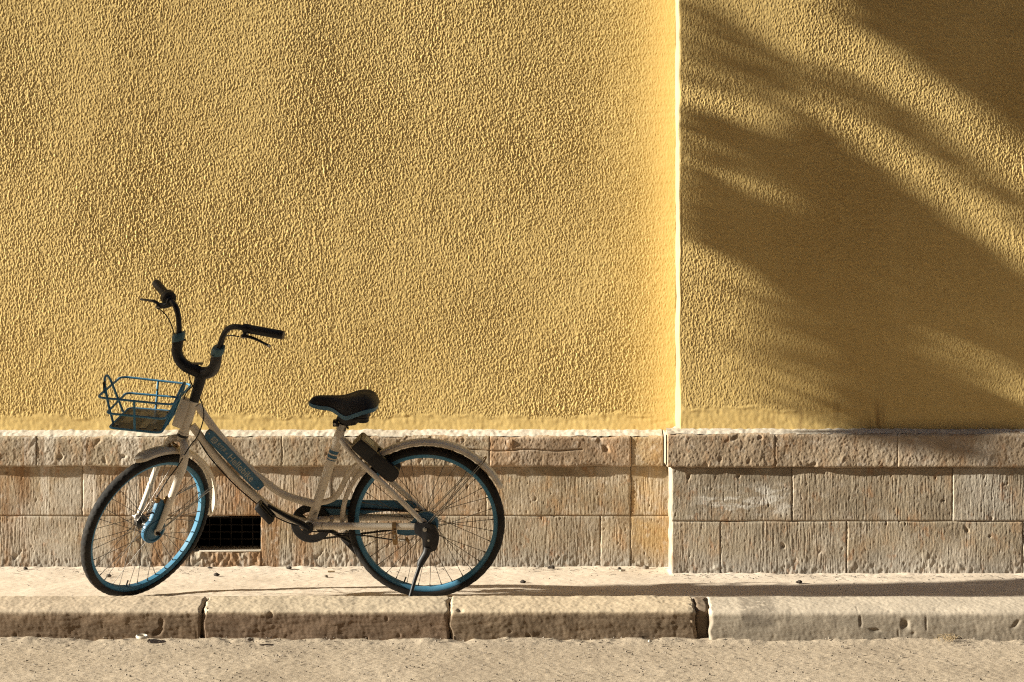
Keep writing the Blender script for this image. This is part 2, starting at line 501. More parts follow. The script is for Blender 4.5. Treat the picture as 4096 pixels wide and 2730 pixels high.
f_rid = field(1, .0019, .0042); f_rid = f_rid - .5 * field(1, .0048, .010); f_rid /= f_rid.std()
f_rid2 = field(2, .0018, .0030); f_rid2 = f_rid2 - .5 * field(2, .0046, .007); f_rid2 /= f_rid2.std()
f_drip = field(3, .0024, .010)
f_zone = field(4, .16, .22); f_zone2 = field(5, .10, .30); f_big = field(6, .22, .30)
f_fine = field(7, .0022, .0026)
f_horz = field(8, .030, .0045)
f_chis = field(9, .0030, .030); f_chis = f_chis - .4 * field(9, .008, .06); f_chis /= f_chis.std()
f_pit = field(10, .0055, .0065)
f_blob = field(11, .014, .016)
f_wave = field(12, .05, .05)
f_chis_h = field(13, .016, .0030)

def plaster_height(x, z, zfoot, edge):
    """height of the stucco worms, metres; edge = 0..1 strength near a corner; smooth scraped band above zfoot"""
    A = .0031 * (1.0 + .16 * at(f_zone, x, z))
    w = sstep(-.6, .9, at(f_zone2, x, z))
    r1 = np.clip(1 - 1.25 * np.abs(at(f_rid, x, z)), 0, 1)
    r2 = np.clip(1 - 1.25 * np.abs(at(f_rid2, x, z)), 0, 1)
    d = sstep(.5, 1.9, at(f_drip, x, z))
    h = A * ((.62 * r1 * w + .55 * r2 * (1 - w)) + .40 * sstep(-.3, 1.6, at(f_rid2, x + .7, z)) + .26 * d * w)
    h += .00016 * at(f_fine, x, z)
    b = zfoot + .062 + .008 * at(f_wave, x, z) + .004 * at(f_blob, x, z)
    k = sstep(b - .012, b + .022, z)
    foot = .0006 * at(f_horz, x, z) * sstep(zfoot + .02, b, z) + .00025 * at(f_pit, x, z) + .0006 * at(f_wave, x, z)
    lip = .0012 * np.exp(-((z - b) / .006) ** 2) * sstep(-.5, .8, at(f_blob, x + 1, z))
    return (h * k * edge + foot * (1 - .7 * k) + lip
            + .0011 * at(f_big, x, z))

def axis_steps(segs):
    out = []
    for a, b, s in segs:
        n = max(1, int(round((b - a) / s))); out.extend(np.linspace(a, b, n, endpoint=False))
    out.append(segs[-1][1])
    return np.array(out)

# ================================================================== THE SETTING
# ---- road
def build_road():
    xs = axis_steps([(-60, -8, 6.), (-8, -2.6, .09), (-2.6, 2.6, .0075), (2.6, 8, .09), (8, 60, 6.)])
    ys = axis_steps([(-60, -6, 6.), (-6, -1.6, .11), (-1.6, -.37, .0075), (-.37, -.1, .09)])
    X, Y = np.meshgrid(xs, ys)
    near = sstep(-2.4, -1.4, Y)
    Z = -.126 + near * (.0006 * t_pit(X, Y) + .0004 * at(f_blob, X, Y) + .0004 * t_grain(X, Y) + .0022 * sstep(1.2, 2.8, at(f_pit, X, Y)) + .0008 * at(f_wave, X, Y))
    Z += .012 * sstep(-.50, -.395, Y) * (1 + .22 * at(f_wave, X * .8, Y * 0 + .3) + .15 * at(f_blob, X, Y))
    Z += .012 * np.exp(-((X - 1.72) / .22) ** 2) * sstep(-.62, -.41, Y)
    V = np.stack([X, Y, Z], -1).reshape(-1, 3)
    o = mk_fast('road', V, grid_quads(len(ys), len(xs)), M_ROAD)
    tag(o, kind='structure')
build_road()

# ---- pavement
def build_pavement():
    xs = axis_steps([(-8, -2.6, .1), (-2.6, 2.6, .009), (2.6, 8, .1)])
    ys = axis_steps([(-.26, .99, .009)])
    X, Y = np.meshgrid(xs, ys)
    Z = .0012 * at(f_wave, X, Y) + .00045 * at(f_pit, X, Y) + .0012 * sstep(1.4, 2.6, at(f_blob, X, Y))
    yb = np.where(X > .728, .698, .919)
    Z += .006 * sstep(yb - .04, yb + .005, Y) * (1 + .25 * at(f_blob, X, Y))
    Z -= .0045 * np.exp(-((Y - .80 - .004 * at(f_wave, X, Y * 0)) / .012) ** 2) * (X < .73)
    V = np.stack([X, Y, Z], -1).reshape(-1, 3)
    tag(mk_fast('pavement', V, grid_quads(len(ys), len(xs)), M_PAVE), kind='structure')
build_pavement()

# ---- kerb: a structure that owns its stones
kerb = tag(empty('kerb', (0, 0, 0)), kind='structure')
def kerb_stone(x0, x1, mat, seed, prof, rough=1.0, smooth_face=False, drop0=0.0, drop1=0.0, step=.0042, dents=()):
    P = np.array(prof)
    seg = np.r_[0, np.cumsum(np.hypot(*np.diff(P, axis=0).T))]
    s = np.linspace(0, seg[-1], int(seg[-1] / .0042))
    py, pz = np.interp(s, seg, P[:, 0]), np.interp(s, seg, P[:, 1])
    for _ in range(2):                                   # soften the profile's corners
        py[1:-1] = (py[:-2] + 2 * py[1:-1] + py[2:]) / 4; pz[1:-1] = (pz[:-2] + 2 * pz[1:-1] + pz[2:]) / 4
    ty, tz = np.gradient(py), np.gradient(pz); ln = np.hypot(ty, tz)
    ny, nz = tz / ln, -ty / ln
    if (ny[len(ny) // 2] > 0): ny, nz = -ny, -nz
    xs = np.linspace(x0, x1, max(6, int((x1 - x0) / step)))
    S, X = np.meshgrid(s, xs, indexing='ij')
    o = seed * .37
    face = sstep(seg[-1] - .17, seg[-1] - .12, S)
    h = .0011 * at(f_wave, X + o, S) + .0005 * at(f_blob, X + o, S) * (1 if not smooth_face else .45) + .00032 * t_pit(X + o, S)
    lines = at(f_horz, X + o + .02 * at(f_wave, X, S), S + .18 * .05 * at(f_wave, X * .5 + o, S))
    h += rough * (face * (.00045 * lines + .00030 * t_chis_h(X + o + .03 * at(f_wave, X, S), S + .02 * at(f_wave, X * .6 + o, S))) + (1 - face) * .0004 * at(f_pit, X + o, S))
    h -= rough * .006 * sstep(2.3, 3.1, at(f_blob, X + o + .9, S + .4))
    # broken arris
    arris = np.exp(-((S - (seg[-1] - .155)) / .02) ** 2)
    h -= arris * .004 * sstep(.3, 1.8, at(f_wave, X * 1.4 + o, S * 0 + .2)) * rough
    Zg = pz[:, None] + 0 * X
    for (dx, dz, rx, rz, sl, dep) in dents:
        u_ = (X - dx) - sl * (Zg - dz)
        h -= .6 * dep * np.exp(-(u_ / rx) ** 4 - ((Zg - dz) / rz) ** 4) * (S > seg[-1] - .2)
    e = np.minimum(X - x0, x1 - X)
    jag = .010 + .004 * at(f_blob, X * 0 + o, S)
    h -= .012 * (1 - sstep(0, 1, e / np.maximum(jag, .003)))
    tx = .0025 * at(f_blob, S, X * 0 + o)
    XX = X + tx * (e < .02)
    drop = drop0 + (drop1 - drop0) * (X - x0) / (x1 - x0)
    V = np.stack([XX, py[:, None] + ny[:, None] * h, pz[:, None] + nz[:, None] * h - drop], -1)
    nr, nc = V.shape[:2]
    Vl = V.reshape(-1, 3); Q = [grid_quads(nr, nc)]
    # closed ends, sunk back
    for ci in (0, nc - 1):
        base = len(Vl)
        col = V[:, ci].copy(); mid = col.copy(); mid[:, 1] = -.24; mid[:, 2] = np.minimum(mid[:, 2], -.01) * .5 - .07
        Vl = np.vstack([Vl, col, mid]); Q.append(grid_quads(2, nr, base))
    o_ = mk_fast('kerb_stone', Vl, np.vstack(Q), mat, kerb)
    return o_
PF = [(-.205, -.05), (-.205, .032), (-.212, .036), (-.27, .028), (-.33, .016), (-.378, .005), (-.390, -.004), (-.384, -.06), (-.372, -.15)]
PF_R = [(-.205, -.05), (-.205, .030), (-.215, .034), (-.27, .026), (-.345, .014), (-.392, .000), (-.402, -.012), (-.408, -.06), (-.414, -.15)]
KX = lambda px: (px - 2048) * 9.11 / 8960
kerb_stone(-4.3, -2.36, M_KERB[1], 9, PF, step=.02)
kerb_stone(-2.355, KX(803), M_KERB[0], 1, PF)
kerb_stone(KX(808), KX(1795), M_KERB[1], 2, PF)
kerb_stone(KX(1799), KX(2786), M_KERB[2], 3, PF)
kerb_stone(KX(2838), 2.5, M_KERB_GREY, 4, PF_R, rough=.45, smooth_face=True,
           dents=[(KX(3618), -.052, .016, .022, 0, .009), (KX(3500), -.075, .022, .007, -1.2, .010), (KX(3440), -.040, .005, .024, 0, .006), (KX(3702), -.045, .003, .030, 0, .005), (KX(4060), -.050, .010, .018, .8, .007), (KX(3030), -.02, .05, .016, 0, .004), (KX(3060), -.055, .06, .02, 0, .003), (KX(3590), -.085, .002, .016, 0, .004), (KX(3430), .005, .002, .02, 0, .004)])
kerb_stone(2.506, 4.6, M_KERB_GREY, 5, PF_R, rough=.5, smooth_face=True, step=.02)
PF_GAP = [(-.205, -.05), (-.205, .030), (-.24, .031), (-.30, .021), (-.35, .008), (-.362, -.004), (-.352, -.04), (-.350, -.15)]
g = kerb_stone(KX(2784), KX(2840), M_KERB_GAP, 6, PF_GAP, rough=1.6)
g.name = 'broken_kerb_gap'
cx = axis_steps([(-4.3, 4.6, .3)])
mk('kerb_core', prism_y([(-4.3, -.16), (4.6, -.16), (4.6, -.012), (-4.3, -.012)], -.345, -.21), M_KERB_GAP, kerb, smooth=False)

# ================================================================== THE BUILDING
Y_MAIN, Y_PIL = .990, .760          # stucco faces
YP_MAIN, YP_PIL = .919, .698        # plinth faces
X_PIL, XP_PIL = .766, .728          # left corners of the pilaster: stucco, plinth
building = tag(empty('stucco_building', (0, YP_MAIN, 0)),
               'yellow textured stucco building with a weathered stone plinth behind the bicycle', 'building')
building.location = (0, 0, 0)
ZF_MAIN, ZF_PIL = .634, .652

def build_plaster():
    zt = 2.72
    xs = axis_steps([(-9, -2.56, .16), (-2.56, X_PIL, .0025)])
    zs = axis_steps([(ZF_MAIN - .02, zt, .0040), (zt, 5.2, .16)])
    X, Z = np.meshgrid(xs, zs)
    edge = .30 + .70 * sstep(0.02, .24, X_PIL - X)
    Y = Y_MAIN - plaster_height(X, Z, ZF_MAIN, edge)
    V = np.stack([X, Y, Z], -1).reshape(-1, 3)
    mk_fast('stucco_wall', V, grid_quads(len(zs), len(xs)), M_PLASTER, building)
    # pilaster: a return face turned to the sun, a rounded corner and the front
    t = np.linspace(0, pi / 2, 5)[1:-1]
    r = .006
    ret = [(X_PIL, y) for y in np.linspace(Y_MAIN + .01, Y_PIL + r, 9)]
    arc = [(X_PIL + r - r * cos(a), Y_PIL + r - r * sin(a)) for a in t]
    front_x = axis_steps([(X_PIL + r, 2.56, .0025), (2.56, 9., .16)])
    px = np.array([p[0] for p in ret] + [p[0] for p in arc] + list(front_x))
    py = np.array([p[1] for p in ret] + [p[1] for p in arc] + [Y_PIL] * len(front_x))
    zs = axis_steps([(ZF_PIL - .03, zt, .0040), (zt, 5.2, .16)])
    PX, Z = np.meshgrid(px, zs); PY = np.meshgrid(py, zs)[0]
    nret = len(ret) + len(arc)
    isf = np.arange(len(px))[None, :] >= nret
    # in this stretch the worms are finer; the foot band is taller
    h = plaster_height(PX + 1.9, Z, ZF_PIL + .035, .82 * (.75 + .25 * sstep(0, .05, PX - X_PIL)) * (1 + .15 * at(f_zone, PX, Z)))
    hr = .0012 * at(f_wave, PY * 3, Z) + .0006 * at(f_blob, PY, Z)
    wob = .0007 * at(f_wave, Z * 0 + .3, Z) + .0005 * at(f_blob, Z * 0 + .7, Z) + .004 * sstep(2.1, 3.2, at(f_blob, Z * 0 + .2, Z * 1.0))
    X2 = PX - np.where(isf, 0, hr) + wob * sstep(.02, 0, PX - X_PIL - r) 
    Y2 = PY - np.where(isf, h * sstep(0, .006, PX - X_PIL - r + .002), 0)
    V = np.stack([X2, Y2, Z], -1).reshape(-1, 3)
    o = mk_fast('stucco_pilaster', V, grid_quads(len(zs), len(px)), [M_PLASTER, M_RETURN], building)
    mi = np.zeros((len(zs) - 1, len(px) - 1), dtype=np.int32); mi[:, :nret - 1] = 1
    o.data.polygons.foreach_set('material_index', mi.ravel())
build_plaster()

# roof slab and the hidden bulk behind the face
mk('masonry_core', box((0, 5.5, 2.55), (18, 7.9, 5.3)), M_PLASTER, building, smooth=False)
mk('flat_roof', box((0, 5.0, 5.3), (18.4, 8.6, .16), .01), M_MORTAR, building)

def relief_stone(name, x0, x1, z0, z1, y, mat, seed, kind='chisel', step=(.0022, .0050), depth=.06, bow=None, tilt=0.0):
    """one block: displaced front with worn edges and side walls going back into the joint"""
    nx = max(5, int((x1 - x0) / step[0])); nz = max(5, int((z1 - z0) / step[1]))
    xs, zs = np.linspace(x0, x1, nx), np.linspace(z0, z1, nz)
    X, Z = np.meshgrid(xs, zs)
    o = seed * .413
    if kind == 'chisel':
        mg = sstep(.0, .006, np.minimum(X - x0, x1 - X) - .026 - .004 * at(f_blob, X, Z))
        str_ = (.55 + .6 * ((seed * .618) % 1)) * .55 + .45 * sstep(-.8, .9, at(f_zone2, X * 2 + o, Z * 2))
        h = .00038 * str_ * (t_chis(X + o, Z + o) * mg + (1 - mg) * t_chis_h(X + o, Z)) + .00028 * t_grain(X + o, Z)
        h -= .0022 * sstep(2.0, 3.2, t_pit(X + o, Z + .3)) + .0065 * sstep(2.5, 3.4, at(f_pit, X + o + .2, Z)) + .007 * sstep(2.5, 3.3, at(f_blob, X + o + .2, Z))
    elif kind == 'cap':
        h = .0007 * t_grain(X + o, Z) - .006 * sstep(2.1, 3.0, at(f_blob, X + o, Z))
    else:
        h = .0012 * at(f_pit, X + o, Z) + .0012 * at(f_blob, X + o, Z) + .0008 * t_pit(X + o, Z)
    h += .0009 * at(f_wave, X + o, Z)
    foot = 1 - sstep(.02, .085, Z + .02 * at(f_wave, X, Z))
    h += foot * (.0008 * at(f_pit, X + o + .5, Z) + .0012 * np.maximum(0, at(f_blob, X + .3, Z)) + .0006 * t_pit(X, Z))
    e = np.minimum(np.minimum(X - x0, x1 - X), np.minimum(Z - z0, z1 - Z))
    jag = .0028 + .0022 * np.abs(at(f_blob, X + o, Z)) + .004 * sstep(1.2, 2.4, at(f_wave, X + o, Z))
    h -= .0045 * (1 - sstep(0, 1, e / jag))
    Y = y - h
    if bow is not None: Y = Y + bow(X, Z)
    Xj = X + .0012 * at(f_blob, Z, X * 0 + o) * ((X - x0 < .004) | (x1 - X < .004))
    V = np.stack([Xj, Y, Z], -1)
    Vl = V.reshape(-1, 3); Q = [grid_quads(nz, nx)]
    for line in (V[0], V[-1], V[:, 0], V[:, -1]):
        b = len(Vl); back = line.copy(); back[:, 1] = y + depth
        Vl = np.vstack([Vl, line, back]); Q.append(grid_quads(2, len(line), b))
    return mk_fast(name, Vl, np.vstack(Q), mat, building)

WX = lambda px: (px - 2048) / 859.97
PXX = lambda px: (px - 2048) * 10.198 / 8960
ZJ, ZC = .241, .472                 # course joint, underside of the cap
J = .0010                           # half a joint
VX0, VX1, VZ0, VZ1 = WX(757), WX(1044), .0755, .238     # cellar vent
# upper course
ux = [-4.2, -2.95, WX(330), WX(1325), WX(1945), WX(2523), XP_PIL + .012]
for i in range(len(ux) - 1):
    relief_stone('stone_block', ux[i] + J, ux[i + 1] - J, ZJ + J * .6, ZC + .004, YP_MAIN + (0, .001, -.0008, .0012, 0, .0015)[i % 6], (M_STONE + [M_STONE_OCHRE])[(0, 0, 1, 1, 0, 3)[i]], i + 1)
# lower course, with the vent cut between blocks and a cemented sill below it
lx = [-4.2, -2.7, WX(560), VX0]
for i in range(len(lx) - 1):
    relief_stone('stone_block', lx[i] + J, lx[i + 1] - J * (i < 2), -.01, ZJ - J * .6, YP_MAIN + .0007 * i, M_STONE[(2, 0, 2)[i]], i + 11)
relief_stone('vent_sill', VX0 + .0006, VX1 - .0006, -.01, VZ0, YP_MAIN + .001, M_STONE[2], 17, kind='rough', depth=.16)
lx = [VX1, WX(1508), WX(2402), WX(2523), XP_PIL + .012]
for i in range(len(lx) - 1):
    relief_stone('stone_block', lx[i] + J * (i > 0), lx[i + 1] - J, -.01, ZJ - J * .6, YP_MAIN + .0006 * (i % 2), (M_STONE + [M_STONE_OCHRE])[(0, 2, 0, 3)[i]], i + 21)
# pilaster courses
ux = [XP_PIL, PXX(3169), PXX(3811), 3.3, 4.6]
for i in range(4):
    relief_stone('stone_block', ux[i] + J * (i > 0), ux[i + 1] - J, ZJ + J * .6, ZC + .016, YP_PIL + .0008 * (i % 2), M_STONE_R[i % 2], i + 31, depth=.24 if i == 0 else .06)
lx = [XP_PIL, PXX(2883), PXX(3387), PXX(4094), 3.6, 4.6]
for i in range(5):
    relief_stone('stone_block', lx[i] + J * (i > 0), lx[i + 1] - J, -.01, ZJ - J * .6, YP_PIL + .0007 * ((i + 1) % 2), M_STONE_R[(i + 1) % 2], i + 41, depth=.24 if i == 0 else .06)
# mortar core behind the joints, with the vent left open
def core(x0, x1, z0, z1, y): mk('mortar_bed', box(((x0 + x1) / 2, y + .06, (z0 + z1) / 2), (x1 - x0, .10, z1 - z0)), M_MORTAR, building, smooth=False)
core(-4.2, VX0 - .03, -.05, .50, YP_MAIN)
core(VX1 + .03, XP_PIL + .05, -.05, .50, YP_MAIN)
core(VX0 - .0305, VX1 + .0305, ZJ + .01, .50, YP_MAIN)
core(XP_PIL + .02, 4.6, -.05, .50, YP_PIL)

# cap course: overhanging stones with a weathered sloping top
def cap_stone(x0, x1, z0, z1, yf, yb, zb, mat, seed, ret=False, line=None, break_=None):
    """front face, rounded nose, sloping top running back to the stucco"""
    nx = max(6, int((x1 - x0) / .0030))
    xs = np.linspace(x0, x1, nx)
    prof = [(yf + .05, z0), (yf + .006, z0), (yf, z0 + .006), (yf, z1 - .008), (yf + .006, z1), (yb + .012, zb)]
    P = np.array(prof); seg = np.r_[0, np.cumsum(np.hypot(*np.diff(P, axis=0).T))]
    s = np.linspace(0, seg[-1], int(seg[-1] / .0036))
    py, pz = np.interp(s, seg, P[:, 0]), np.interp(s, seg, P[:, 1])
    py[1:-1] = (py[:-2] + 2 * py[1:-1] + py[2:]) / 4; pz[1:-1] = (pz[:-2] + 2 * pz[1:-1] + pz[2:]) / 4
    ty, tz = np.gradient(py), np.gradient(pz); ln = np.hypot(ty, tz); ny, nz = -tz / ln, ty / ln
    X, S = np.meshgrid(xs, s)
    o = seed * .517
    h = .00042 * t_grain(X + o, S) + .0003 * at(f_pit, X + o, S) + .0012 * at(f_wave, X + o, S) + .0003 * at(f_blob, X + o, S)
    h -= .005 * sstep(1.9, 2.8, at(f_blob, X + o + .4, S))
    low = np.exp(-((S - .05) / .014) ** 2); top = np.exp(-((S - (.05 + z1 - z0)) / .014) ** 2)
    h -= (low * .004 + top * .004) * sstep(.2, 1.6, at(f_wave, X * 1.3 + o, S * 0 + .5 + o))
    Zf = pz[:, None] + 0 * X
    if line is not None:                                  # long split running through the stone
        zl = line(X); k = (X > break_[0]) & (X < break_[1])
        h -= k * .006 * np.exp(-((Zf - zl) / .0035) ** 2) * (S > .04)
    e = np.minimum(X - x0, x1 - X)
    h -= .0030 * (1 - sstep(0, 1, e / (.003 + .0016 * np.abs(at(f_blob, S, X * 0 + o)))))
    V = np.stack([X, py[:, None] + ny[:, None] * h, pz[:, None] + nz[:, None] * h], -1)
    Vl = V.reshape(-1, 3); nr, nc = V.shape[:2]
    Q = [grid_quads(nr, nc)]
    for ci in (0, nc - 1):
        b = len(Vl); l = V[:, ci]; m_ = l.copy()
        m_[:, 1] = yb + .012; m_[:, 2] = np.clip(l[:, 2], z0 + .01, z1)
        Vl = np.vstack([Vl, l, m_]); Q.append(grid_quads(2, nr, b))
    return mk_fast('cap_stone', Vl, np.vstack(Q), mat, building)
YC_M, YC_P = YP_MAIN - .0250, YP_PIL - .0200
cxs = [-4.2, -2.6, WX(150), WX(1130), WX(1960), WX(2523), .702]
for i in range(6):
    ln = (lambda X: .548 + .004 * np.sin(X * 23)) if i in (3, 4) else None
    cap_stone(cxs[i] + J * .5, cxs[i + 1] - J * .5, ZC, .612, YC_M + (0, 0, .0006, .001, -.0008, .0012)[i], Y_MAIN, .634,
              (M_CAP + [M_STONE_OCHRE])[(0, 0, 0, 0, 1, 2)[i]], i + 1, line=ln, break_=(WX(1750), WX(2330)))
cxs = [.705, PXX(3099), PXX(3589), 2.9, 4.6]
for i in range(4):
    cap_stone(cxs[i] + J * .5, cxs[i + 1] - J * .5, .487, .640, YC_P + (.0, .0012, -.0006, 0)[i], Y_PIL, .656, M_CAP_R, i + 11)
def ledge_sunlit_wash(x0, x1, yf, yb, zf, zb, seed):  # pale lime strip, also painting the ledge top's sunlit brightness
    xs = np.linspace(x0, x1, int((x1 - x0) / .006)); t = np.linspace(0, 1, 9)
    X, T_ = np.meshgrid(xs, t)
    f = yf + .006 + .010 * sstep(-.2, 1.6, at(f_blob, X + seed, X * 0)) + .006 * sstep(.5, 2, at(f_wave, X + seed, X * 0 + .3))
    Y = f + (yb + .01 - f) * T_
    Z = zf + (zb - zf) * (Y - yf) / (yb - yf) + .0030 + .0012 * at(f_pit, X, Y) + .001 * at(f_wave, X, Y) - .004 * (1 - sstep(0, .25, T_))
    mk_fast('sunlit_lime_wash', np.stack([X, Y, Z], -1).reshape(-1, 3), grid_quads(9, len(xs)), M_LIME_SUNLIT, building)
ledge_sunlit_wash(-4.2, .70, YC_M, Y_MAIN, .612, .634, 0)
ledge_sunlit_wash(.706, 4.6, YC_P, Y_PIL, .640, .656, 3)
# the pilaster's cap returns along its left side
mk('cap_return', box((.7185, .845, .5635), (.026, .31, .147), .004), M_CAP_R, building)
# plinth return below it, and the split-off wedge of stone under the ledge
mk('mortar_fillet', prism_y([(X_PIL - .05, .62), (X_PIL + .03, .62), (X_PIL + .03, .655), (X_PIL - .004, .655)], .79, .985, .004), M_MORTAR, building)
relief_stone('stone_chip', WX(2015), WX(2052), .545, .60, YC_M - .004, M_CAP[1], 77, kind='rough', depth=.02)

# ---- cellar vent: splayed reveal, dark cellar, welded grille of single bars
vent = mk('cellar_vent', (lambda b: b)(
    (lambda y0=YP_MAIN + .004, y1=YP_MAIN + .13: ([
        (VX0, y0, VZ0), (VX1, y0, VZ0), (VX1, y0, VZ1), (VX0, y0, VZ1),
        (VX0 + .018, y1, VZ0 + .008), (VX1 - .016, y1, VZ0 + .008), (VX1 - .016, y1, VZ1 + .012), (VX0 + .018, y1, VZ1 + .012)],
        [(0, 1, 5, 4), (1, 2, 6, 5), (2, 3, 7, 6), (3, 0, 4, 7)]))()), M_MORTAR, building, smooth=False)
mk('cellar_void', ([(VX0 - .1, YP_MAIN + .131, -.05), (VX1 + .15, YP_MAIN + .131, -.05), (VX1 + .15, YP_MAIN + .131, .35), (VX0 - .1, YP_MAIN + .131, .35),
                   (VX0 - .1, YP_MAIN + .5, -.05), (VX1 + .15, YP_MAIN + .5, -.05), (VX1 + .15, YP_MAIN + .5, .35), (VX0 - .1, YP_MAIN + .5, .35)],
                  [(4, 5, 6, 7), (0, 1, 5, 4), (1, 2, 6, 5), (2, 3, 7, 6), (3, 0, 4, 7)]), M_VOID, vent, smooth=False)
mk('sunlit_sill_edge', box(((VX0 + VX1) / 2 + .02, YP_MAIN + .022, VZ0 + .001), (VX1 - VX0 - .05, .044, .006), .002), M_LIME_SUNLIT, vent)  # pale strip paints the sunlight along the sill's front edge
for k in range(7):
    x = VX0 + .02 + (VX1 - VX0) * (k + .25) / 6.6
    mk('grille_bar', rod((x, YP_MAIN + .085, VZ0 + .008), (x, YP_MAIN + .085, VZ1 + .01), .0021, 6), M_IRON, vent)
for k in range(5):
    z = VZ0 + .004 + (VZ1 - VZ0) * (k + .35) / 4.9
    mk('grille_bar', rod((VX0 + .014, YP_MAIN + .0812, z), (VX1 + .018, YP_MAIN + .0812, z), .0023, 6), M_IRON, vent)
# ================================================================== THE BICYCLE
# modelled upright in its own frame (x to the rear, y to the right-hand side, z up, origin under the rear
# wheel), then leaned 11.5 degrees on its kickstand; the front end is turned 50 degrees to its left
bike = empty('bicycle', (-.36, 0, 0))
bike.rotation_euler = (radians(11.5), 0, radians(-1.0))
tag(bike, 'cream and blue shared bicycle leaning on its kickstand by the kerb', 'bicycle')
AXP = Vector((-1.0159, 0, .7089)); AXD = Vector((.32711, 0, .94499))
STEER = Matrix.Rotation(radians(50), 3, AXD)
def ST(p): return tuple(STEER @ (Vector(p) - AXP) + AXP)
def steered(VF): return ([ST(v) for v in VF[0]], VF[1])
HUB_R = Vector((0, 0, .331)); HUB_F = Vector((-1.190, 0, .330))
mir = lambda P: [(p[0], -p[1], p[2]) for p in P]

# ---- wheels
def make_wheel(hub, turned, seed):
    tf = steered if turned else (lambda v: v)
    c = tuple(hub)
    rim_prof = [(.284, -.010), (.2835, 0), (.284, .010), (.290, .0145), (.3065, .0155), (.3095, .0135), (.3055, .008), (.3045, -.008), (.3095, -.0135), (.3065, -.0155), (.290, -.0145)]
    rim = mk('front_wheel' if turned else 'rear_wheel', tf(revolve(rim_prof, 120, c)), M_RIM, bike)
    prof = []
    for k in range(18):
        a = -pi * .62 + 2 * pi * .62 * k / 17
        prof.append((.3095 + .0215 * cos(a), .0230 * sin(a)))
    prof += [(.3035, .012), (.3035, -.012)]
    def tread(i, j):
        if j in (5, 6, 11, 12): return (.0016 if ((i + j) // 2) % 2 else -.0008)
        if j in (7, 10): return (.0013 if ((i + 2 * j) // 3) % 2 else -.0006)
        if j in (8, 9): return .0008 if (i // 2) % 2 else -.0004
        return 0
    mk('tyre', tf(revolve(prof, 288, c, mod=tread)), M_TYRE, rim)
    # hub shell and flanges
    hubm = MB().add(revolve([(.0001, -.045), (.011, -.045), (.011, -.034), (.030, -.033), (.030, -.029), (.016, -.027), (.014, 0), (.016, .027), (.030, .029), (.030, .033), (.011, .034), (.011, .045), (.0001, .045)], 28, c))
    hubm.add(rod((c[0], -.088, c[2]), (c[0], .088, c[2]), .005, 10))
    mk('hub', tf(hubm.VF), M_SPOKE, rim)
    n = 36
    rnd = random.Random(seed)
    for k in range(n):
        side = -1 if k % 2 else 1
        th = 2 * pi * (k + .25) / n
        off = (1 if (k // 2) % 2 else -1) * radians(62)
        a = (c[0] + .028 * cos(th + off), side * .031, c[2] + .028 * sin(th + off))
        b = (c[0] + .2845 * cos(th), side * .003, c[2] + .2845 * sin(th))
        m = MB().add(rod(a, b, .00125, 6))
        d = (Vector(b) - Vector(a)).normalized()
        m.add(rod(Vector(b) - d * .013, Vector(b) - d * -.001, .0024, 6))
        mk('spoke', tf(m.VF), M_SPOKE, rim)
    # valve
    t = radians(250)
    mk('valve', tf(rod((c[0] + .284 * cos(t), 0, c[2] + .284 * sin(t)), (c[0] + .258 * cos(t), 0, c[2] + .258 * sin(t)), .0032, 8)), M_BLACK, rim)
    return rim
make_wheel(HUB_R, False, 1)
make_wheel(HUB_F, True, 2)

# ---- frame
fr = MB()
up = [(-.9499, 0, .8388), (-.8748, 0, .7254), (-.7959, 0, .6256), (-.7213, 0, .5451), (-.6862, 0, .5170), (-.6389, 0, .4774), (-.5911, 0, .4480), (-.5431, 0, .4305), (-.4656, 0, .4098)]
lo = [(-.9757, 0, .7523), (-.8923, 0, .6331), (-.7988, 0, .5220), (-.7146, 0, .4412), (-.6578, 0, .3952), (-.6058, 0, .3623), (-.5536, 0, .3404), (-.4930, 0, .3235)]
fr.add(tube(catmull(up, 6), .0168, 18))
fr.add(tube(catmull(lo, 6), .0172, 18))
HT0, HT1 = AXP + AXD * .006, AXP + AXD * .158
fr.add(tube([HT0, HT0 + AXD * .008, HT0 + AXD * .0085, HT1 - AXD * .0085, HT1 - AXD * .008, HT1], [.0235, .0235, .0212, .0212, .0225, .0225], 22))
fr.add(tube([(-.3454, 0, .7553), (-.3520, 0, .735), (-.3600, 0, .711), (-.372, 0, .675), (-.4908, 0, .3163)], [.0172, .0176, .0212, .0205, .0192], 20))
fr.add(tube(catmull([(-.4469, 0, .4168), (-.4177, 0, .4219), (-.3885, 0, .4356), (-.3662, 0, .4608), (-.3487, 0, .4935), (-.3312, 0, .5286), (-.3089, 0, .5612), (-.2795, 0, .5888)], 5), .0122, 14))
for side in (1, -1):
    f = (lambda P: P) if side == 1 else mir
    fr.add(tube(catmull(f([(-.3520, -.012, .6930), (-.3250, -.032, .6640), (-.2705, -.050, .6075), (-.1462, -.060, .4899), (-.0118, -.066, .3540)]), 5), [.0122, .0118, .0115, .0115, .0110], 14))
    fr.add(tube(catmull(f([(-.4800, -.024, .3240), (-.4300, -.044, .3285), (-.3902, -.054, .3312), (-.0424, -.066, .3334)]), 5), [.0165, .0158, .0152, .0145], 14))
    fr.add(prism_y(round_poly([(-.055, .322), (-.02, .316), (.016, .320), (.016, .346), (-.006, .372), (-.03, .362)], .008), -side * .0625, -side * .0675))
fr.add(rod((-.2795, -.050, .5888), (-.2795, .050, .5888), .010, 12))
fr.add(rod((-.400, -.050, .3325), (-.400, .050, .3325), .009, 12))
fr.add(tube([(-.4911, -.036, .3215), (-.4911, .036, .3215)], .0235, 24))
frame = mk('frame', fr.VF, M_CREAM, bike)
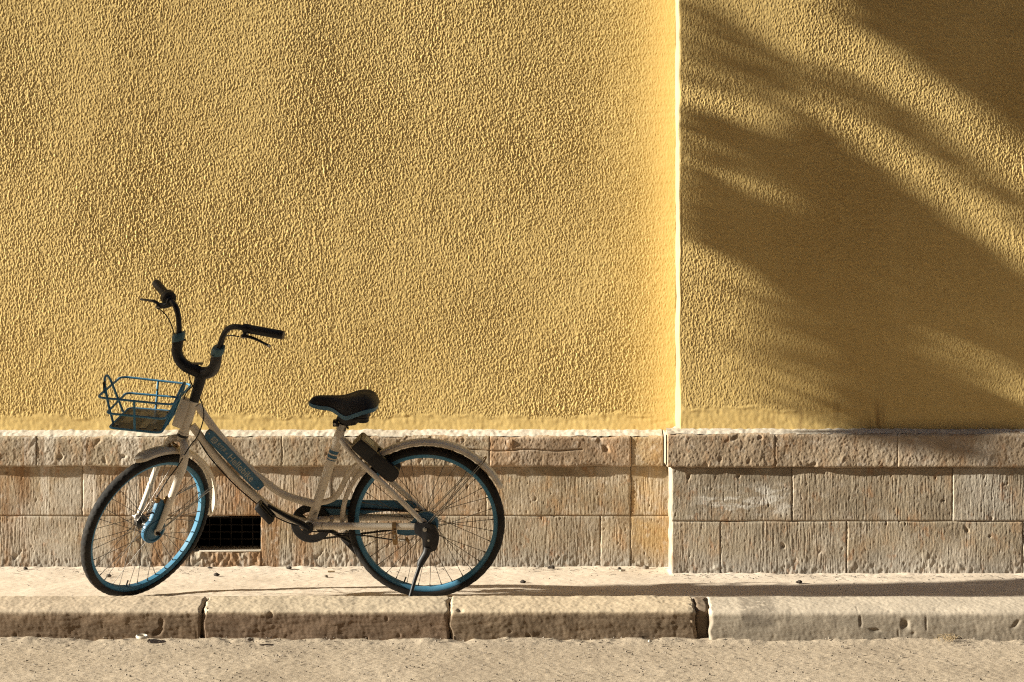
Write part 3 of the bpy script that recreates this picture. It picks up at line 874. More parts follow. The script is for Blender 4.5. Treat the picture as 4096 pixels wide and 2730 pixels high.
# weld collars, cable guides, seat-tube rings
ST_D = Vector((-.1454 + .0, 0, -.4390)).normalized()
stp = lambda z: Vector((-.372 + (.675 - z) / (.675 - .3163) * (-.1188), 0, z))
for z0, z1 in ((.646, .6335), (.6265, .6150), (.6085, .6045)):
    a, b = stp(z0), stp(z1)
    r = .0205 - (.675 - (z0 + z1) / 2) / .3587 * .0013
    mk('blue_stripe', tube([a, b], r + .0007, 24), M_BLUE, frame)
lab = MB().add(prism_y(round_poly([(-.008, -.017), (.008, -.017), (.008, .017), (-.008, .017)], .003), -.0004, .0004))
Mlab = Matrix.Translation(stp(.372) + Vector((.006, -.0199, 0))) @ Matrix.Rotation(atan2(.1188, .3587), 4, 'Y')
mk('spec_label', ([(Mlab @ Vector(v))[:] for v in lab.V], lab.F), M_WHITE, frame)
for k in range(3):
    s = MB().add(prism_y([(-.0055, -.001), (.0055 - .003 * (k == 2), -.001), (.0055 - .003 * (k == 2), .001), (-.0055, .001)], -.0009, -.0005))
    mm = Mlab @ Matrix.Translation((0, 0, .008 - .006 * k))
    mk('label_line', ([(mm @ Vector(v))[:] for v in s.V], s.F), M_BLACK, frame)
# head-tube bracket for the basket
ax = lambda t, o=0: (AXP.x + AXD.x * t - AXD.z * o, AXP.z + AXD.z * t + AXD.x * o)
bk = round_poly([ax(.155, .012), ax(.158, .052), ax(.032, .056), ax(.030, .012)], .008)
mk('basket_bracket', prism_y(bk, -.021, .021, .004), M_CREAM, frame)
mk('lower_headset', tube([AXP - AXD * .006, AXP - AXD * .004, AXP + AXD * .005, AXP + AXD * .007], [.0225, .0245, .0245, .0225], 22), M_BLACK, frame)

# ---- maker's plate between the two tubes
PL_A, PL_B = Vector((-.9058, 0, .7206)), Vector((-.6975, 0, .4900))
pd = (PL_B - PL_A).normalized(); pn = Vector((-pd.z, 0, pd.x))          # along the plate; up across it
if pn.z < 0: pn = -pn
PLM = Matrix(((pd.x, 0, pn.x, 0), (0, 1, 0, 0), (pd.z, 0, pn.z, 0), (0, 0, 0, 1)))
PLM.translation = (PL_A + PL_B) / 2
L2 = (PL_B - PL_A).length / 2
def plate_tf(VF): return ([(PLM @ Vector(v))[:] for v in VF[0]], VF[1])
pp = round_poly([(-L2 - .008, -.0165), (-L2 + .012, -.0235), (L2 - .012, -.0235), (L2 + .010, -.0165), (L2 + .010, .0165), (L2 - .006, .0235), (-L2 + .012, .0235), (-L2 - .008, .0165)], .010, 5)
mk('plate_backing', plate_tf(prism_y([(x * 1.012, z * 1.0 + .0015) for x, z in pp], -.0105, .0135)), M_BLACK, bike)
plate = mk('name_plate', plate_tf(prism_y(pp, -.0185, -.0107)), M_BLUE, bike)
def text_mesh(name, body, size, x, z, weight=0.0, mat=M_LETTER, parent=None, sx=1.0, space=1.0, y=-.0189):
    cu = bpy.data.curves.new('lettering', 'FONT')
    cu.body = body; cu.size = size; cu.align_x = 'LEFT'; cu.align_y = 'BOTTOM_BASELINE'
    cu.extrude = .00025; cu.offset = weight; cu.space_character = space; cu.resolution_u = 3
    to = bpy.data.objects.new('lettering', cu); COL.objects.link(to)
    dg = bpy.context.evaluated_depsgraph_get(); dg.update()
    me = bpy.data.meshes.new_from_object(to.evaluated_get(dg))
    V = [(x + v.co.x * sx, y - v.co.z, z + v.co.y) for v in me.vertices]
    F = [tuple(p.vertices) for p in me.polygons]
    w = max(v[0] for v in V) - x
    bpy.data.objects.remove(to); bpy.data.curves.remove(cu); bpy.data.meshes.remove(me)
    me = bpy.data.meshes.new(name)
    me.from_pydata([(PLM @ Vector(v))[:] for v in V], [], F)
    finish(me, mat, False)
    link(bpy.data.objects.new(name, me), parent)
    return w
sq = round_poly([(-.131, -.0145), (-.105, -.0145), (-.105, .0125), (-.131, .0125)], .006)
mk('logo_square', plate_tf(prism_y(sq, -.0191, -.0184)), M_LETTER, plate)
text_mesh('logo_character', '支', .0255, -.1305, -.0105, .0001, M_BLUE, plate, y=-.0194)
text_mesh('lettering_chinese', '支付宝', .0175, -.1015, -.0035, .0002, M_LETTER, plate, .93)
text_mesh('lettering_small', 'ALIPAY', .0090, -.1020, -.0130, 0, M_LETTER, plate, 1.0, 1.42)
text_mesh('lettering_cross', '×', .024, -.0485, -.0105, 0, M_LETTER, plate)
text_mesh('lettering_name', 'Hellobike', .0415, -.0290, -.0135, .0004, M_LETTER, plate, .90, 1.0)
for x in (-L2 + .002, L2 - .001):
    c = PLM @ Vector((x, 0, .004 if x < 0 else -.006))
    mk('plate_rivet', revolve([(.0012, -.0197), (.0034, -.0194), (.0036, -.0186), (.0012, -.0186)], 14, (c.x, 0, c.z)), M_WHITE, plate)

# ---- fork (turned)
fk = MB()
leg = [(-1.0170, -.006, .690), (-1.0340, -.034, .6850), (-1.0480, -.056, .6600), (-1.0615, -.065, .6134), (-1.0815, -.068, .5657), (-1.1130, -.069, .4931), (-1.1460, -.069, .4148), (-1.1730, -.069, .3560), (-1.1870, -.069, .3340)]
for f in (lambda P: P, mir):
    fk.add(tube(catmull(f(leg), 5), [.0165, .0180, .0185, .0180, .0172, .0155, .0138, .0120, .0110], 16, flat=.82))
    s = -1 if f(leg)[0][1] < 0 else 1
    fk.add(prism_y(round_poly([(-1.200, .318), (-1.178, .318), (-1.165, .352), (-1.178, .358), (-1.200, .344)], .006), s * .066, s * .0725))
fk.add(tube([AXP - AXD * .030, AXP - AXD * .018, AXP - AXD * .006], [.0160, .0205, .0215], 20))
fork = mk('fork', steered(fk.VF), M_CREAM, bike)
mk('axle_nut', steered(MB().add(tube([(HUB_F.x, -.0725, HUB_F.z), (HUB_F.x, -.081, HUB_F.z)], .0095, 6)).add(rod((HUB_F.x, -.081, HUB_F.z), (HUB_F.x, -.095, HUB_F.z), .0055, 10)).VF), M_CHAIN, fork)
mk('axle_nut', steered(MB().add(tube([(HUB_F.x, .0725, HUB_F.z), (HUB_F.x, .081, HUB_F.z)], .0095, 6)).add(rod((HUB_F.x, .081, HUB_F.z), (HUB_F.x, .093, HUB_F.z), .0055, 10)).VF), M_STEEL, fork)
mk('fender_bolt', steered(MB().add(disc_y((-1.054, 0, .676), .006, -.018, .018, 12)).add(tube([(-1.085, 0, .690), (-1.075, 0, .668), (-1.052, 0, .658)], .006, 10)).VF), M_BRASS, fork)

# front drum brake: blue pan with its reaction arm, spring and lever
dp = [(HUB_F.x + .058 * cos(a), HUB_F.z + .058 * sin(a)) for a in np.linspace(radians(112), radians(385), 30)]
arm = [(-1.1330, .4030), (-1.1420, .4600), (-1.1600, .4740), (-1.1800, .4640), (-1.1960, .4200)]
drum = mk('front_drum_brake', steered(prism_y(dp + arm, -.056, -.036, .004)), M_BLUE, bike)
mk('drum_rib', steered(revolve([(.044, -.0600), (.047, -.0600), (.048, -.0555), (.043, -.0555)], 40, tuple(HUB_F))), M_BLUE, drum)
mk('reaction_bracket', steered(MB().add(prism_y(round_poly([(-1.150, .452), (-1.128, .446), (-1.120, .474), (-1.138, .487), (-1.150, .478)], .008), -.060, -.0565)).VF), M_BRASS, drum)
mk('cable_stop', steered(box((-1.176, -.048, .474), (.022, .014, .020), .002)), M_BRASS, drum)
sp = [(-1.1935 - .030 * t + .0055 * cos(t * 2 * pi * 8), -.046 + .0055 * sin(t * 2 * pi * 8), .478 - .050 * t) for t in np.linspace(0, 1, 80)]
mk('brake_spring', steered(tube(sp, .0010, 5)), M_STEEL, drum)
mk('brake_arm', steered(MB().add(tube([(-1.165, -.048, .425), (-1.20, -.046, .420), (-1.234, -.046, .424)], .006, 8, flat=.5)).add(rod((-1.172, -.047, .495), (-1.226, -.046, .418), .0015, 6)).VF), M_CHAIN, drum)
mk('drum_dust_cap', steered(revolve([(.0001, .028), (.024, .028), (.029, .034), (.029, .050), (.020, .058), (.0001, .060)], 24, tuple(HUB_F))), M_CHAIN, drum)

# ---- fenders
def fender_prof(r, w, th=.0018):
    o = [(r - .019, -w), (r - .009, -w * .93), (r - .002, -w * .62), (r, 0), (r - .002, w * .62), (r - .009, w * .93), (r - .019, w)]
    return o + [(p[0] - th, p[1] * (1 - th / w)) for p in o[::-1]]
rf = revolve(fender_prof(.364, .031), 64, tuple(HUB_R), radians(30), radians(181))
rfo = mk('rear_fender', rf, M_FENDER, bike)
# shovel end of the fender
endp = fender_prof(.364, .031)
def shovel(c, a0, a1, tf, name, par, n=8):
    VF = revolve(endp, n, c, a0, a1)
    V = []
    k = len(endp)
    for i, v in enumerate(VF[0]):
        t = (i // k) / n
        j = i % k
        V.append((v[0], v[1] * (1 - .75 * t * t), v[2]))
    mk(name, tf((V, VF[1])), M_FENDER, par)
shovel(tuple(HUB_R), radians(30), radians(25), lambda v: v, 'fender_tip', rfo)
for s in (-1, 1):
    P = [(.0119, s * .080, .346), (.10, s * .068, .444), (.2441, s * .034, .6022)]
    mk('fender_stay', tube(catmull(P, 4), .0021, 8), M_STEEL, rfo)
    P = [(.006, s * .082, .350), (.10, s * .066, .452), (.2380, s * .033, .6080)]
    mk('fender_stay', tube(catmull(P, 4), .0016, 8), M_STEEL, rfo)
mk('stay_clip', tube(catmull([(.2441, -.034, .6022), (.252, -.018, .613), (.254, 0, .615), (.252, .018, .613), (.2441, .034, .6022)], 4), .0030, 8), M_BRASS, rfo)
ff = mk('front_fender', steered(revolve(endp, 56, tuple(HUB_F), radians(-2), radians(94))), M_FENDER, bike)
shovel(tuple(HUB_F), radians(94), radians(102), steered, 'fender_tip', ff)
shovel(tuple(HUB_F), radians(-2), radians(-14), steered, 'mud_flap', ff)
for s in (-1, 1):
    P = [(-1.186, s * .078, .334), (-1.05, s * .060, .368), (-.862, s * .030, .410)]
    mk('fender_stay', steered(tube(catmull(P, 4), .0024, 8)), M_STEEL, ff)
    P = [(-1.184, s * .080, .340), (-1.05, s * .060, .376), (-.866, s * .030, .420)]
    mk('fender_stay', steered(tube(catmull(P, 4), .0016, 8)), M_STEEL, ff)

# ---- handlebar (turned with the fork)
SB = AXP + AXD * .158
hb = MB().add(tube(catmull([SB, AXP + AXD * .20, (-.9340, -.003, .955), (-.9290, -.006, .9800)], 4), [.0205, .0215, .0245, .027], 20))
an = [(-.9290, -.0062, .9780), (-.8943, -.0266, .9880), (-.8668, -.0612, 1.0150), (-.8514, -.1050, 1.0560), (-.8436, -.1235, 1.0863), (-.8370, -.1323, 1.1100)]
af = [(-.9326, -.0100, .9800), (-.9571, -.0058, .9920), (-.9938, .0020, 1.0071), (-1.0195, .0080, 1.0338), (-1.0291, .0060, 1.0693), (-1.0245, .0050, 1.1037), (-1.0194, .0060, 1.1375)]
hb.add(tube(catmull(an, 5), [.0262, .0255, .0245, .0232, .0225, .0222], 18))
hb.add(tube(catmull(af, 5), [.0262, .0255, .0245, .0235, .0228, .0224], 18))
handlebar = mk('handlebar', hb.VF, M_BLACK, bike)
mk('stem_cap', box((-.945, -.002, 1.0185), (.05, .024, .006), .002, None), M_LOCKTOP, handlebar)
bn = [(-.8389, -.1301, 1.1030), (-.8214, -.1353, 1.1469), (-.8082, -.1450, 1.1789), (-.7872, -.1620, 1.2046), (-.7590, -.1800, 1.2167), (-.7085, -.2040, 1.2162), (-.60, -.2370, 1.2031)]
bf = [(-1.0191, .0049, 1.1330), (-1.0159, .0010, 1.1783), (-1.0182, .0010, 1.2229), (-1.0272, .0090, 1.2543), (-1.0443, .0300, 1.2716), (-1.0695, .0729, 1.2849), (-1.115, .152, 1.307)]
mk('handlebar_tube', tube(catmull(bn, 6), .0118, 14), M_BLACK, handlebar)
mk('handlebar_tube', tube(catmull(bf, 6), .0118, 14), M_BLACK, handlebar)
for P, sgn in (((bn[4], bn[5]), 1), ((bf[4], bf[5]), -1)): pass
def collar(a, b, r):
    """blue clamp ring, its lower lip dropped to the front"""
    a, b = Vector(a), Vector(b); d = (b - a).normalized()
    V, F = tube([a, a + (b - a) * .3, a + (b - a) * .7, b, b - d * .001, b - d * .012], [r, r * 1.05, r * 1.05, r * .98, r * .80, r * .78], 24)
    out = []
    for v in V:
        v = Vector(v); k = (v - a).dot(Vector((1, 0, 0))) / r
        out.append(v + d * (.010 * k))
    return out, F
mk('clamp_collar', collar((-.8425, -.1252, 1.0900), (-.8335, -.1345, 1.1180), .0252), M_COLLAR, handlebar)
mk('clamp_collar', collar((-1.0222, .0052, 1.1150), (-1.0180, .0056, 1.1470), .0254), M_COLLAR, handlebar)
mk('clamp_bolt', rod((-.862, -.142, 1.085), (-.857, -.158, 1.086), .0035, 8), M_STEEL, handlebar)
mk('clamp_bolt', rod((-1.040, -.012, 1.104), (-1.044, -.024, 1.104), .0035, 8), M_STEEL, handlebar)
mk('clamp_bolt', rod((-1.000, .004, 1.118), (-.990, .004, 1.118), .0045, 8), M_BLACK, handlebar)
def grip(a, b, r0, rings):
    a, b = Vector(a), Vector(b)
    n = 40
    P = [a + (b - a) * i / n for i in range(n + 1)]
    R = [r0 + (.0006 if i % 2 else 0) for i in range(n + 1)]
    R[0] = r0 * 1.12; R[1] = r0 * 1.12; R[2] = r0 * 1.1; R[-1] = r0 * .88; R[-2] = r0 * .98
    return tube(P, R, 18)
g1 = mk('grip', grip((-.7085, -.2085, 1.2162), (-.5547, -.2467, 1.1974), .0182, 1), M_BLACK, handlebar)
g2 = mk('grip', grip((-1.0760, .0840, 1.2880), (-1.1411, .1968, 1.3189), .0182, 1), M_BLACK, handlebar)
mk('grip_end_cap', rod((-.5560, -.2464, 1.1976), (-.5520, -.2474, 1.1970), .0150, 16), M_LOCKTOP, handlebar)
d = (Vector((-1.1411, .1968, 1.3189)) - Vector((-1.0695, .0729, 1.2849))).normalized()
c = Vector((-1.0600, .0560, 1.2800))
mk('bell', tube([c, c + d * .003, c + d * .022, c + d * .026, c + d * .040, c + d * .050], [.022, .0300, .0318, .0310, .0235, .018], 24), M_BLACK, handlebar)
mk('bell_ring', tube([c + d * .024, c + d * .028], [.0322, .0316], 28), M_LOCKTOP, handlebar)
# brake levers
ln_ = MB().add(tube([(-.7180, -.2030, 1.2160), (-.7000, -.2085, 1.2150)], .0195, 16))
ln_.add(tube(catmull([(-.706, -.208, 1.204), (-.7120, -.215, 1.191), (-.7240, -.222, 1.1830)], 4), [.013, .012, .0085], 10))
ln_.add(tube(catmull([(-.712, -.220, 1.186), (-.690, -.222, 1.183), (-.6600, -.232, 1.1740), (-.6085, -.262, 1.1560)], 5), [.009, .0085, .0068, .0062], 10, flat=.75))
lv = mk('brake_lever', ln_.VF, M_BLACK, handlebar)
mk('lever_tip', tube([(-.6120, -.2600, 1.1572), (-.6070, -.2630, 1.1552)], .0072, 12), M_STEEL, lv)
mk('lever_pivot', MB().add(rod((-.7000, -.2230, 1.1990), (-.7000, -.2330, 1.1990), .0050, 10)).add(box((-.716, -.229, 1.184), (.022, .004, .006), .001)).VF, M_STEEL, lv)
lf_ = MB().add(tube([(-1.052, .043, 1.272), (-1.064, .062, 1.278)], .0200, 16))
lf_.add(tube(catmull([(-1.062, .058, 1.262), (-1.086, .062, 1.252), (-1.112, .066, 1.250)], 4), [.017, .014, .011], 10))
lf_.add(tube(catmull([(-1.104, .066, 1.246), (-1.116, .066, 1.247)], 3), [.015, .012], 10))
lf_.add(tube(catmull([(-1.112, .070, 1.258), (-1.132, .080, 1.266), (-1.1586, .106, 1.2640), (-1.1974, .148, 1.2590)], 5), [.009, .0085, .0070, .0066], 10, flat=.75))
lv = mk('brake_lever', lf_.VF, M_BLACK, handlebar)
mk('lever_pivot', box((-1.112, .050, 1.247), (.018, .004, .007), .001), M_STEEL, lv)
# cables
def cable(name, P, r=.0026, par=bike, mat=M_BLACK): return mk(name, tube(catmull(P, 6), r, 8), mat, par)
cable('brake_cable', [(-1.1020, .0640, 1.2330), (-1.0739, .0450, 1.2106), (-1.0494, .0119, 1.1802), (-1.0391, .0061, 1.1449), (-1.033, .004, 1.11)])
cable('brake_cable', [(-.7345, -.2250, 1.1860), (-.7643, -.2153, 1.1880), (-.7969, -.1852, 1.1779), (-.8146, -.1600, 1.1539), (-.8290, -.1480, 1.1150)])
cable('brake_cable', [(-.9849, 0, .9900), (-.9746, -.018, .9502), (-.9625, -.032, .9307), (-.9351, -.058, .8944), (-.9180, -.068, .8578), (-.9136, -.070, .8135), (-.9273, -.060, .7614), (-.9500, -.052, .7120), (-.9720, -.060, .6860), (-.9990, -.0870, .6450), (-1.0230, -.0960, .6050), (-1.0681, -.1050, .5460), (-1.1000, -.0980, .4960), (-1.118, -.090, .470)])
cable('brake_cable', [(-.9355, -.027, .9504), (-.9584, -.036, .9333), (-.9863, -.040, .9064), (-1.0025, -.024, .8700)])
cable('brake_cable', [(-.9650, -.010, .7260), (-.9120, -.013, .6300), (-.8160, -.014, .5130), (-.7280, -.014, .4290), (-.6650, -.014, .3780), (-.6100, -.014, .3450), (-.5500, -.016, .3200), (-.5000, -.030, .3030)], .003)
cable('brake_cable', [(-.5000, -.034, .3010), (-.4152, -.046, .3010), (-.3478, -.048, .2957), (-.2511, -.052, .2875), (-.1346, -.068, .2751)], .003)
mk('cable_guide', tube([(-.999, -.091, .652), (-1.006, -.092, .640)], .0075, 10), M_WHITE, fork)

# ---- basket on the head tube
bs = MB()
def ring_rail(nl, nr, fl, frr, cr=.035):
    """closed rail through four corners with rounded bends"""
    C = [Vector(p) for p in (nl, nr, frr, fl)]
    P = []
    for i in range(4):
        p, a, b = C[i], C[i - 1], C[(i + 1) % 4]
        s, e = p + (a - p).normalized() * cr, p + (b - p).normalized() * cr
        for k in range(6):
            t = k / 5; P.append(s * (1 - t) ** 2 + p * 2 * t * (1 - t) + e * t * t)
    return tube(P, .0048, 10, closed=True)
TL, TR, TFL, TFR = (-1.330, -.185, .9215), (-1.020, -.185, .8900), (-1.300, .185, .9150), (-1.002, .185, .8810)
ML, MR, MFL, MFR = (-1.297, -.176, .8520), (-1.058, -.176, .8275), (-1.280, .176, .8460), (-1.052, .176, .8255)
BL, BR, BFL, BFR = (-1.292, -.165, .7870), (-1.078, -.165, .7645), (-1.268, .165, .7830), (-1.070, .165, .7680)
basket = mk('basket', ring_rail(TL, TR, TFL, TFR), M_RIM, bike)
mk('basket_rail', ring_rail(ML, MR, MFL, MFR, .03), M_RIM, basket)
mk('basket_rail', ring_rail(BL, BR, BFL, BFR, .03), M_RIM, basket)
for P in ([(-1.1790, -.186, .9060), (-1.1815, -.177, .840), (-1.1850, -.166, .7760)], [(-1.1448, .186, .8980), (-1.150, .177, .835), (-1.1560, .166, .7750)]):
    mk('basket_bar', tube(P, .0048, 10), M_RIM, basket)
mk('front_loop', tube(catmull([(-1.285, -.100, .7870), (-1.300, -.095, .852), (-1.313, -.088, .920), (-1.322, -.062, .9600), (-1.323, -.030, .9710), (-1.320, .000, .9650), (-1.312, .030, .930), (-1.300, .062, .868), (-1.282, .098, .7840)], 5), .0050, 10), M_RIM, basket)
mk('rear_loop', tube(catmull([(-1.078, -.110, .7660), (-1.055, -.105, .815), (-1.030, -.092, .872), (-1.012, -.060, .915), (-1.004, -.020, .934), (-1.003, .020, .930), (-1.014, .060, .900), (-1.036, .090, .850), (-1.070, .110, .7690)], 5), .0050, 10), M_RIM, basket)
mk('rear_loop', tube(catmull([(-1.070, -.045, .7660), (-1.045, -.040, .830), (-1.020, -.030, .895), (-1.006, -.006, .928)], 5), .0042, 10), M_RIM, basket)
mk('reflector_mount', box((-1.321, -.070, .935), (.010, .030, .050), .004), M_BLACK, basket)
# floor pan with peeling tape
def quad_pan(a, b, c, d, th, ins, z):
    C = [Vector(a), Vector(b), Vector(c), Vector(d)]; m = sum(C, Vector()) / 4
    T = [p + (m - p) * ins + Vector((0, 0, z)) for p in C]
    V = [t[:] for t in T] + [(t - Vector((0, 0, th)))[:] for t in T]
    return V, [(0, 1, 2, 3), (7, 6, 5, 4)] + [(i, (i + 1) % 4, 4 + (i + 1) % 4, 4 + i) for i in range(4)]
pan = mk('floor_pan', quad_pan(BL, BR, BFR, BFL, .004, .05, .002), M_FLOORPAN, basket, smooth=False)
def on_pan(u, v, h):
    p = (Vector(BL) * (1 - u) + Vector(BR) * u) * (1 - v) + (Vector(BFL) * (1 - u) + Vector(BFR) * u) * v
    return p + Vector((0, 0, .002 + h))
for u0, u1, v0, v1, h in ((.22, .78, .30, .55, .0008), (.30, .90, .60, .88, .0008), (.12, .30, .25, .80, .0014), (.55, .68, .08, .95, .0018)):
    V = [on_pan(u0, v0, h)[:], on_pan(u1, v0 + .02, h)[:], on_pan(u1, v1, h)[:], on_pan(u0 + .02, v1, h)[:]]
    mk('tape_strip', (V + [(v[0], v[1], v[2] - .0006) for v in V], [(0, 1, 2, 3), (7, 6, 5, 4)] + [(i, (i + 1) % 4, 4 + (i + 1) % 4, 4 + i) for i in range(4)]), M_TAPE, pan, smooth=False)
for u, v in ((.12, .12), (.86, .12), (.86, .9), (.15, .9)):
    p = on_pan(u, v, 0)
    mk('pan_bolt', tube([p, p + Vector((0, 0, .005))], .0065, 10), M_STEEL, pan)

# ---- saddle
sx_t = [-.4849, -.4780, -.4690, -.4469, -.3894, -.3416, -.3175, -.2934, -.2694, -.2454, -.2216, -.2050, -.1960, -.1915]
sz_t = [.8500, .8640, .8735, .8812, .8803, .8778, .8838, .8930, .8990, .9005, .8950, .8829, .8690, .8540]
sx_e = [-.4849, -.4690, -.4350, -.3916, -.3663, -.3402, -.3220, -.2853, -.2514, -.2233, -.2008, -.1915]
sz_e = [.8440, .8377, .8308, .8282, .8186, .8040, .8005, .8180, .8312, .8372, .8375, .8400]
sh_w = [.006, .024, .033, .039, .055, .082, .100, .110, .114, .108, .085, .030]
NS = 46
xs_ = -.4849 + (.4849 - .1915) * (.5 - .5 * np.cos(np.linspace(0, pi, NS)))
def smooth_interp(x, xp, fp):
    y = np.interp(x, xp, fp)
    for _ in range(2): y[1:-1] = (y[:-2] + 2 * y[1:-1] + y[2:]) / 4
    return y
zt_, ze_, hw_ = smooth_interp(xs_, sx_t, sz_t), smooth_interp(xs_, sx_e, sz_e), smooth_interp(xs_, sx_e, sh_w)
def saddle_shell(s0, s1, n, grow=0.0, under=True):
    V, F = [], []
    row = None
    for i in range(NS):
        S = list(np.linspace(-1, 1, n)) if under else None
        pts = []
        for s in S:
            y = hw_[i] * (abs(s) ** .8) * (1 if s >= 0 else -1)
            e = abs(s)
            z = zt_[i] - (zt_[i] - ze_[i]) * (e ** 2.8) - .004 * (1 - min(1, (s / .16) ** 2)) * (1 if .25 < i / NS < .8 else 0)
            pts.append((xs_[i], y, z))
        pts.append((xs_[i], hw_[i] * .82, ze_[i] + .006)); pts.append((xs_[i], -hw_[i] * .82, ze_[i] + .006))
        V += pts; row = len(pts)
    for i in range(NS - 1):
        for k in range(row):
            F.append((i * row + k, i * row + (k + 1) % row, (i + 1) * row + (k + 1) % row, (i + 1) * row + k))
    F.append(tuple(range(row))); F.append(tuple((NS - 1) * row + k for k in range(row)))
    return V, F
saddle = mk('saddle', saddle_shell(-1, 1, 25), M_SADDLE, bike, smooth='all')
V, F = [], []
lowrim = []
for s in (-1, 1):
    o = len(V)
    for i in range(NS):
        w = hw_[i]; b = .011 + .004 * sin(pi * i / NS)
        zz = ze_[i]
        V += [(xs_[i], s * (w + .0016), zz - .002), (xs_[i], s * (w * .985 + .0018), zz + b), (xs_[i], s * (w * .93), zz + b), (xs_[i], s * (w * .90), zz - .003)]
    for i in range(NS - 1):
        for k in range(4):
            F.append((o + i * 4 + k, o + i * 4 + (k + 1) % 4, o + (i + 1) * 4 + (k + 1) % 4, o + (i + 1) * 4 + k))
mk('saddle_trim', (V, F), M_TRIM, saddle)
mk('saddle_base', MB().add(tube(catmull([(-.362, 0, .800), (-.330, 0, .786), (-.300, 0, .790), (-.280, 0, .800)], 4), [.022, .034, .036, .02], 14)).add(rod((-.300, 0, .800), (-.235, 0, .806), .010, 10)).VF, M_BLACK, saddle)
for s in (-1, 1):
    P = [(-.2560, s * .045, .780 + .006 * k) for k in range(9)]
    mk('saddle_bumper', tube(P, [.022, .026, .0245, .027, .0245, .027, .0245, .026, .020], 16), M_BLACK, saddle)
seatpost = mk('seat_post', rod((-.3460, 0, .752), (-.3330, 0, .800), .0135, 16), M_BLACK, bike)
cl = mk('seat_clamp', tube([(-.3522, 0, .7345), (-.3440, 0, .7595)], .0212, 22), M_STEEL, bike)
mk('clamp_lug', box((-.3735, -.004, .7640), (.022, .030, .026), .003, None), M_BLACK, cl)
mk('clamp_bolt', tube([(-.375, -.020, .764), (-.375, -.025, .764)], .0055, 12), M_STEEL, cl)
mk('clamp_bolt', tube([(-.326, -.006, .744), (-.320, -.006, .746)], .006, 10), M_BLACK, cl)

# ---- rear wheel lock on the seat stays
lk = MB()
lk.add(prism_y(round_poly([(-.3061, .6681), (-.2654, .7076), (-.1985, .6490), (-.2395, .6080)], .006), -.056, .060, .003))
lock = mk('wheel_lock', lk.VF, M_BLACK, bike)
arm_poly = round_poly([(-.2420, .6110), (-.2010, .6510), (-.1500, .6080), (-.1060, .5700), (-.1116, .5450), (-.1362, .5205), (-.1695, .5341)], .010)
mk('lock_arm', prism_y(arm_poly, -.0565, -.030, .004), M_BLACK, lock)
mk('lock_arm', prism_y(arm_poly, .032, .0605, .004), M_BLACK, lock)
# dusty lid: thin shell over the two upward faces
ld = Vector((.0669, 0, -.0586)).normalized(); ln2 = Vector((.0407, 0, .0395)).normalized()
def slab(a, b, n, y0, y1, th, ins=0.0):
    a, b = Vector(a), Vector(b); d = (b - a).normalized(); a, b = a + d * ins, b - d * ins
    V = []
    for y in (y0, y1):
        for p in (a, b):
            for h in (.0006, th): q = p + n * h; V.append((q.x, y, q.z))
    return V, [(0, 1, 3, 2), (4, 6, 7, 5), (0, 4, 5, 1), (2, 3, 7, 6), (0, 2, 6, 4), (1, 5, 7, 3)]
mk('lock_lid', slab((-.2654, 0, .7076), (-.1985, 0, .6490), Vector((.6587, 0, .7524)), -.053, .057, .0022, .003), M_LOCKTOP, lock)
mk('lock_end_lid', slab((-.3061, 0, .6681), (-.2654, 0, .7076), Vector((-.6964, 0, .7176)), -.053, .057, .0022, .003), M_LOCKTOP, lock)
mk('lock_sticker', slab((-.2530, 0, .6967), (-.2180, 0, .6661), Vector((.6587, 0, .7524)), -.030, .035, .0032), M_STICKER, lock)
mk('lock_mount', MB().add(tube([(-.2920, -.050, .6310), (-.2350, -.054, .5770), (-.150, -.058, .4980)], .0042, 8)).VF, M_WHITE, lock)

# ---- chain guard, chainwheel, cranks, pedals, chain
RC = (-.4911, .045, .3100)
th = np.linspace(0, 2 * pi, 49)[:-1]
cg = MB().add(revolve([(.052, -.004), (.083, -.004), (.086, 0), (.083, .004), (.052, .004)], 56, RC))
for k in range(4):
    a = pi / 4 + k * pi / 2 + .25
    cg.add(prism_y([(RC[0] + r * cos(a + s), RC[2] + r * sin(a + s)) for r, s in ((.012, -.7), (.058, -.30), (.058, .30), (.012, .7))], .0415, .0485))
cg.add(disc_y(RC, .024, -.008, .008, 24))
cring = mk('chainwheel', cg.VF, M_BLACK, bike)
gp = round_poly([(-.500, .402), (-.380, .4115), (-.0683, .4085), (-.0440, .395), (-.0430, .378), (-.0687, .3700), (-.2099, .3590), (-.2782, .3470), (-.3565, .3240), (-.420, .312), (-.432, .355), (-.470, .388)], .010)
mk('chain_guard', prism_y(gp, .050, .060, .002), M_BLUE, bike)
ck = MB()
def chain_run(a, b):
    a, b = Vector(a), Vector(b); n = int((b - a).length / .0127)
    for i in range(n):
        p, q = a + (b - a) * i / n, a + (b - a) * (i + 1) / n
        w = .0052 if i % 2 else .0040
        d = (q - p).normalized()
        for s in (-w, w):
            o = Vector((0, s * .6, 0))
            ck.add(tube([p + o - d * .001, p + o + d * .003, (p + q) / 2 + o, q + o - d * .003, q + o + d * .001], [.0030, .0046, .0030, .0046, .0030], 6, flat=.28, up=(0, 0, 1)))
        ck.add(rod(p + Vector((0, -.005, 0)), p + Vector((0, .005, 0)), .0024, 6))
chain_run((-.4911, .045, .2370), (-.0100, .045, .3000))
chain_run((-.4850, .045, .3830), (-.0100, .045, .3620))
tag(mk('chain', ck.VF, M_CHAIN, bike), kind='stuff')
mk('rear_sprocket', revolve([(.008, .040), (.030, .0425), (.034, .044), (.034, .046), (.030, .0475), (.008, .050)], 36, (0, 0, .331), mod=lambda i, j: (.003 if (i % 2 and j in (2, 3)) else 0)), M_CHAIN, bike)
